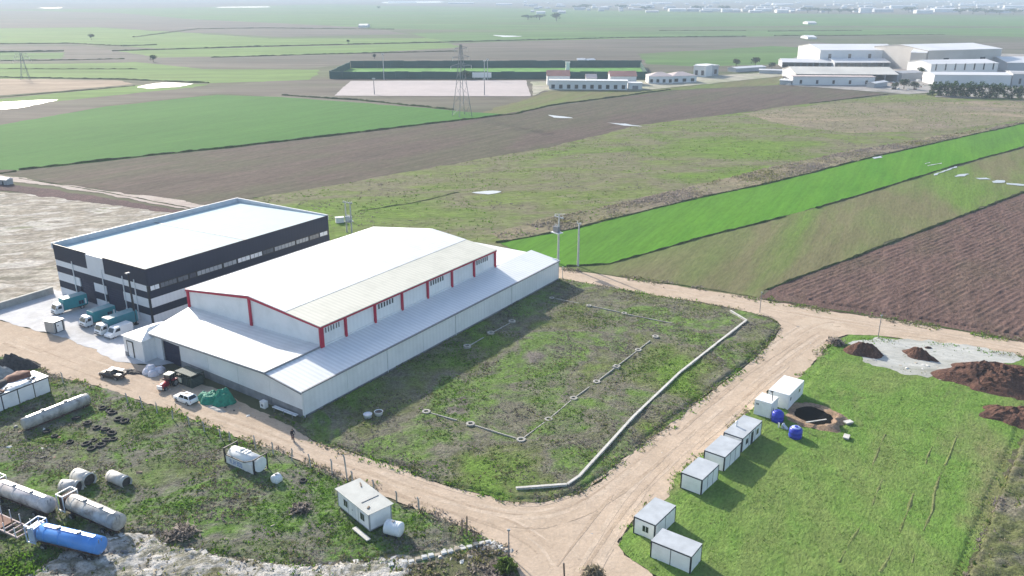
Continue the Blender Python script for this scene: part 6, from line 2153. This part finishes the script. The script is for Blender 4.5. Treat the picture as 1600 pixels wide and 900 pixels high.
shed("low sheet canopy in front of the tall white hall, left part", 1222, 105, 1300, 106, 26, 4.5, 2.2, m_wallg, m_farroof, open_front=True, name=WN)
shed("low sheet canopy in front of the tall white hall, right part", 1304, 107, 1390, 107, 28, 5.2, 2.4, m_wallg, m_farroof, open_front=True, name=WN)
shed("wide cream-roofed shed in front of the canopies", 1243, 127, 1402, 128, 44, 5.5, 3.6, m_wallg, m_creamroof, open_front=True, name=WN)
shed("low white building with three dark doors in front of the cream-roofed shed", 1238, 133, 1366, 134, 9, 6.0, 0, m_wallw, m_pinkroof, wins=5, name=WN)
shed("small grey shed at the left edge of the works", 1218, 132, 1236, 133, 8, 3.2, .6, m_wallg, m_farroof, name=WN)
shed("white-roofed works hall with a stepped upper floor, in front of the beige hall", 1452, 124, 1556, 122, 30, 11.5, 2.0, m_wallw, m_farroof, wins=7, winh=.8, name=WN)
shed("long white building with flat roof edge behind the dark tree row", 1458, 133, 1578, 134, 22, 7.5, 1.0, m_wallw, m_farroof, name=WN)
shed("grey building at the right edge behind the dark tree row", 1580, 134, 1680, 137, 26, 8.5, 1.0, m_wallg, m_dullroof, wins=4, name=WN)
shed("white-roofed shed at the right edge beside the beige hall", 1572, 112, 1660, 112, 40, 7.5, 3.5, m_wallg, m_farroof, name=WN)
shed("low grey shed between the cream-roofed shed and the tree row", 1408, 126, 1440, 124, 14, 5.5, 1.0, m_wallb, m_dullroof, name=WN)
shed("small white-roofed shelter by the works yard entrance", 1366, 138, 1386, 135, 6, 3.4, .6, m_wallg, m_farroof, name=WN)

# far sheds toward the horizon
FAR = [(838, 22, 852, 6, 'w'), (872, 21, 884, 6, 'g'), (925, 13, 950, 5, 'w'), (936, 15, 952, 7, 'b'), (985, 9, 1020, 6, 'w'), (1018, 6, 1050, 6, 'w'), (1046, 18, 1072, 8, 'w'), (1074, 18, 1094, 8, 'g'), (1098, 18, 1122, 9, 'w'), (1128, 19, 1154, 9, 'w'),
       (1160, 18, 1172, 7, 'b'), (1180, 18, 1206, 8, 'w'), (1208, 8, 1240, 7, 'w'), (1214, 20, 1232, 8, 'w'), (1344, 20, 1362, 14, 'w'), (1366, 19, 1396, 9, 'g'), (1392, 13, 1430, 10, 'w'), (1432, 21, 1458, 9, 'w'), (1460, 19, 1496, 10, 'w'), (1500, 9, 1560, 7, 'w'),
       (1545, 20, 1580, 8, 'g'), (1570, 12, 1620, 8, 'w'), (1262, 38, 1276, 3.5, 'w'), (1262, 61, 1276, 2.5, 'w'), (560, 43, 574, 4, 'w'), (606, 4, 650, 6, 'w'), (700, 6, 740, 6, 'g'), (775, 8, 800, 6, 'w')]
WORDS = {'w': ("white", m_wallw, m_farroof), 'g': ("grey", m_wallg, m_farroof), 'b': ("bluish beige", m_wallb, m_dullroof)}
FARL = ["short white shed left of the round tree at the top centre", "short grey shed behind the round tree at the top centre", "flat white shed just under the horizon, left of the long pair", "bluish shed in front of the flat white one at the top centre",
        "long white roof near the horizon right of the bluish shed", "long white roof right under the horizon above the village row", "white shed at the left end of the distant village row", "grey shed second in the distant village row",
        "white shed third in the distant village row", "white shed fourth in the distant village row, the widest", "narrow bluish shed fifth in the distant village row", "white shed at the right end of the distant village row",
        "long white roof far behind the right end of the village row", "short white shed right of the village row", "tall white shed at the right end of the dark tree belt", "grey shed beside the tall white shed past the belt",
        "bright slanting white roof behind the two sheds past the belt", "white shed standing before the bright slanting roof", "long white shed farther right of the bright slanting roof", "long white roof near the horizon in the upper right corner",
        "bluish grey shed between the trees of the right corner belt", "long white roof at the right frame edge under the horizon", "tiny white hut on the far green field above the works", "tiny white hut just above the tall white works hall",
        "tiny white hut alone on the plain left of the pitch", "long pale roof under the horizon left of the top centre", "grey roof under the horizon at the top centre left", "white roof under the horizon beside the far dark tree clumps"]
for (u0, v, u1, h, c), l in zip(FAR, FARL):
    w = WORDS[c]
    shed(l, u0, v, u1, v, 16 + 8 * (int(u0) % 3), h, 2.0, w[1], w[2], cat="shed", name="far_shed", eave=.3)

r_ = np.random.default_rng(5)
vb = MB()
for k in range(150):
    u_ = 820 + 830 * r_.random()
    q = G(u_, 3 + 17 * r_.random() ** .8)
    l_, d_, h_ = 12 + 34 * r_.random() ** 2, 8 + 12 * r_.random(), 3.5 + 4 * r_.random()
    vb.box(q.x - l_ / 2, q.x + l_ / 2, q.y, q.y + d_, 0, h_, 0)
    vb.hexa([(q.x - l_ / 2 - .5, q.y - .5, h_ + .01), (q.x + l_ / 2 + .5, q.y - .5, h_ + .01), (q.x + l_ / 2 + .5, q.y + d_ + .5, h_ + .01), (q.x - l_ / 2 - .5, q.y + d_ + .5, h_ + .01)],
            [(q.x - l_ / 2, q.y + d_ * .45, h_ + 2), (q.x + l_ / 2, q.y + d_ * .45, h_ + 2), (q.x + l_ / 2, q.y + d_ * .55, h_ + 2), (q.x - l_ / 2, q.y + d_ * .55, h_ + 2)], 1 + int(r_.random() < .25))
tag(vb.build("far_village", [m_wallg, m_farroof, m_dullroof]), "pale scatter of tiny far buildings under the horizon", None, None, 'stuff')

# ------------------------------------------------------------------ trees
m_bark = plain("bark", (.10, .075, .055), .9, var=.3)
m_leafd = leafmat("tree_leaf_dark", (.030, .060, .028))
m_leafm = leafmat("tree_leaf_mid", (.055, .095, .030))
m_leafg = leafmat("tree_leaf_grey", (.085, .085, .060))
TREES = {}


def tree_proto(kind):
    g = np.random.default_rng({'round': 1, 'wide': 2, 'cone': 3, 'bushy': 4}[kind])
    b = MB()
    blobs = []
    for k in range(9):
        if kind == 'cone':
            z = .12 + .8 * k / 8
            blobs.append((g.normal(0, .04), g.normal(0, .04), z, .20 * (1.08 - z) + .05, .12))
        elif kind == 'bushy':
            a = g.random() * 6.28
            d = .26 * g.random()
            blobs.append((math.cos(a) * d, math.sin(a) * d, .14 + .78 * k / 8 * (.9 + .2 * g.random()), .24 - .1 * k / 8, .15))
        else:
            a = g.random() * 6.28
            d = (.34 if kind == 'wide' else .22) * (k > 1)
            blobs.append((math.cos(a) * d, math.sin(a) * d, .42 + .42 * g.random() * (.8 if kind == 'wide' else 1), .17 + .07 * g.random(), .13 + .06 * g.random()))
    for (x, y, z, r, h) in blobs:
        for k in range(70):
            n = Vector(g.normal(0, 1, 3)).normalized()
            rr = .55 + .5 * g.random()
            c = Vector((x + n.x * r * rr, y + n.y * r * rr, z + n.z * h * rr))
            s = .028 + .025 * g.random()
            q = [c + Vector(g.normal(0, s, 3)) for _ in range(3)]
            b.add(q, [(0, 1, 2)], int(g.random() * 2.2 > 1))
    tb = MB()
    tb.cyl((0, 0, 0), (0, 0, .5), .035, .018, 7)
    lb = []
    for k in range(4):
        a = k * 1.6 + .4
        lb.append(MB().cyl((0, 0, .28 + .05 * k), (math.cos(a) * .22, math.sin(a) * .22, .55 + .05 * k), .014, .006, 5))
    return b, tb, lb


def tree(label, u, v, h, kind, mats, sx=1.0, group=None, name="tree"):
    q = G(u, v)
    t = thing(name, label, "tree", (q.x, q.y, 0), rng.random() * 6, group)
    key = (kind, mats[0].name)
    if key not in TREES:
        b, tb, lb = tree_proto(kind)
        c = b.build("crown", mats, t, recalc=False)
        k = tb.build("trunk", m_bark, t)
        for l in lb:
            l.build("limb", m_bark, k)
        TREES[key] = t
    else:
        for ch in children(TREES[key]):
            copy_tree(ch, t)
    t.scale = (h * sx, h * sx, h)
    return t


tree("round dark tree alone on the plain at the upper left", 240, 97, 7, 'round', [m_leafd, m_leafm], 1.3)
tree("tall grey leafless-looking tree at the top left", 143, 62, 9, 'wide', [m_leafg, m_leafd], .9)
tree("single tree on the far plain at top centre left", 591, 14, 11, 'wide', [m_leafd, m_leafm], 1.4)
tree("small lone tree beside the far ditch left of centre", 544, 68, 5, 'round', [m_leafd, m_leafm], 1.1)
tree("small lone tree beyond the pitch at the left", 585, 92, 5, 'round', [m_leafg, m_leafd], 1.1)
tree("far dark tree clump left of the top centre sheds", 825, 31, 13, 'wide', [m_leafd, m_leafm], 2.4)
tree("far dark tree clump behind the top centre sheds", 843, 31, 14, 'wide', [m_leafd, m_leafm], 2.2)
tree("far rounded tree right of the two dark clumps", 869, 33, 19, 'round', [m_leafd, m_leafm], 1.6)
tree("dark tree against the front windscreen at the pylon", 728, 124, 7, 'round', [m_leafd, m_leafm], 1.5)
for k, (u, v) in enumerate(((1456, 149), (1467, 150), (1479, 150), (1490, 151), (1501, 151), (1512, 152), (1523, 152), (1534, 152), (1546, 153), (1557, 153), (1569, 153), (1580, 154), (1592, 154), (1604, 154), (1616, 155))):
    tree("dense dark green tree in the row before the works, %s" % ["leftmost", "second from the left", "third from the left", "fourth from the left", "fifth from the left", "sixth from the left", "seventh from the left", "eighth from the left", "ninth from the left", "tenth from the left", "eleventh from the left", "twelfth from the left", "near the right frame edge", "cut by the right frame edge", "just outside the right frame edge"][k],
         u, v, 7.5 + 2 * rng.random(), 'bushy', [m_leafd, m_leafm], 1.2, "dark tree row before the works")
for k, (u, v, h, l) in enumerate(((1412, 139, 7, "scraggy tree in the works yard beside the grey shed"), (1428, 141, 6, "small tree at the works gate left of the tree row"), (1398, 140, 5, "low shrubby tree at the corner of the white low building"), (1440, 122, 9, "tree between the stepped hall and the beige bay"), (1150, 104, 7, "dark tree behind the low long shed, left"), (1180, 103, 8, "dark tree behind the low long shed, right"), (1206, 108, 6, "tree at the left edge of the works"))):
    tree(l, u, v, h, 'round', [m_leafg, m_leafd], 1.3)
BELT = [(1262, 20), (1278, 20), (1294, 21), (1312, 21), (1330, 21), (1420, 20), (1500, 22), (1520, 22), (1540, 23), (1562, 23), (1584, 23), (1130, 17), (1090, 16), (915, 14), (900, 15), (970, 15), (1010, 17)]
BELTL = ["leftmost tree of the far belt at the upper right", "second tree of the far belt at the upper right", "third tree of the far belt at the upper right", "fourth tree of the far belt at the upper right", "last tree of the far belt before the tall white shed",
         "dark tree between the far grey and white sheds", "leftmost tree of the belt in the upper right corner", "second tree of the belt in the upper right corner", "third tree of the belt in the upper right corner", "fourth tree of the belt in the upper right corner", "tree of the corner belt nearest the right frame edge",
         "dark tree behind the widest village shed", "dark tree behind the second village shed", "right tree of two behind the flat white shed", "left tree of two behind the flat white shed", "tree left of the long white roof near the horizon", "tree under the long white roof near the horizon"]
for (u, v), l in zip(BELT, BELTL):
    tree(l, u, v, 16 + 5 * rng.random(), 'wide', [m_leafd, m_leafm], 2.2, "far tree belt under the horizon")

# ------------------------------------------------------------------ pylons
m_pyl = plain("pylon_steel", (.20, .22, .24), .6, var=.1)


def pylon(label, u, v, H, w, yaw):
    q = G(u, v)
    t = thing("power_pylon", label, "pylon", (q.x, q.y, 0), yaw, "lattice pylons in the fields")
    lv = [0, .16, .30, .43, .55, .66, .76, .85, .93, 1.0]
    wd = lambda f: w * (1 - f) ** 1.3 * .5 + .45
    C = [(-1, -1), (1, -1), (1, 1), (-1, 1)]
    for cx, cy in C:
        b = MB()
        for a, c in zip(lv[:-1], lv[1:]):
            b.bar((cx * wd(a), cy * wd(a), a * H), (cx * wd(c), cy * wd(c), c * H), .2)
        b.build("leg", m_pyl, t)
    for k, (a, c) in enumerate(zip(lv[:-1], lv[1:])):
        for i in range(4):
            p_, n_ = C[i], C[(i + 1) % 4]
            s0, s1 = (p_, n_) if k % 2 else (n_, p_)
            MB().bar((s0[0] * wd(a), s0[1] * wd(a), a * H), (s1[0] * wd(c), s1[1] * wd(c), c * H), .11).build("brace", m_pyl, t)
    for f, l in ((.70, 6.5), (.82, 5.2), (.94, 4.0)):
        for s in (-1, 1):
            ar = MB()
            ar.bar((s * wd(f), -.4, f * H), (s * l, 0, f * H + .3), .16).bar((s * wd(f), .4, f * H), (s * l, 0, f * H + .3), .16).bar((s * wd(f), 0, f * H + 1.4), (s * l, 0, f * H + .3), .16)
            ao = ar.build("crossarm", m_pyl, t)
            MB().cyl((s * l, 0, f * H + .2), (s * l, 0, f * H - 1.6), .14, n=6).build("insulator", m_insul, ao)


pylon("tall lattice pylon at the corner of the green crop before the pale court", 722, 181, 38, 7, R(35))
pylon("lattice pylon far out in the fields at the upper left", 40, 124, 20, 5, R(20))
# small things on the fields
q = G(10, 288)
t = thing("pump_hut", "small dark hut with a pale roof at the left edge beside the ditch", "hut", (q.x, q.y, 0), R(-20))
t.scale = (.6, .6, .6)
MB().box(-3.2, 3.2, -2.2, 2.2, 0, 3.2).build("wall", m_dullroof, t)
MB().hexa([(-3.6, -2.6, 3.21), (3.6, -2.6, 3.21), (3.6, 2.6, 3.21), (-3.6, 2.6, 3.21)], [(-3.4, -.3, 4.2), (3.4, -.3, 4.2), (3.4, .3, 4.2), (-3.4, .3, 4.2)]).build("roof", m_farroof, t)
MB().box(-.6, .6, -2.26, -2.201, .05, 2.2).build("door", m_black, t)

# ================================================================== air
hz = bpy.data.meshes.new("haze")
X, Y0, Y1, ZB, ZT = 10500, -400, 11000, -1.5, 66.5
hv = [(-X, Y0, ZB), (X, Y0, ZB), (X, Y1, ZB), (-X, Y1, ZB), (-X, Y0, ZT), (X, Y0, ZT), (X, Y1, ZT), (-X, Y1, ZT)]
hz.from_pydata(hv, [], [(3, 2, 1, 0), (4, 5, 6, 7), (0, 1, 5, 4), (1, 2, 6, 5), (2, 3, 7, 6), (3, 0, 4, 7)])
hm = bpy.data.materials.new("haze")
hm.use_nodes = True
hm.node_tree.nodes.clear()
ho = hm.node_tree.nodes.new("ShaderNodeOutputMaterial")
pv = hm.node_tree.nodes.new("ShaderNodeVolumePrincipled")
pv.inputs["Color"].default_value = (.62, .76, .92, 1)
pv.inputs["Density"].default_value = .00020
pv.inputs["Anisotropy"].default_value = .0
hm.node_tree.links.new(pv.outputs[0], ho.inputs["Volume"])
hz.materials.append(hm)
ha = bpy.data.objects.new("haze", hz)
COL.objects.link(ha)
tag(ha, None, None, None, 'stuff')
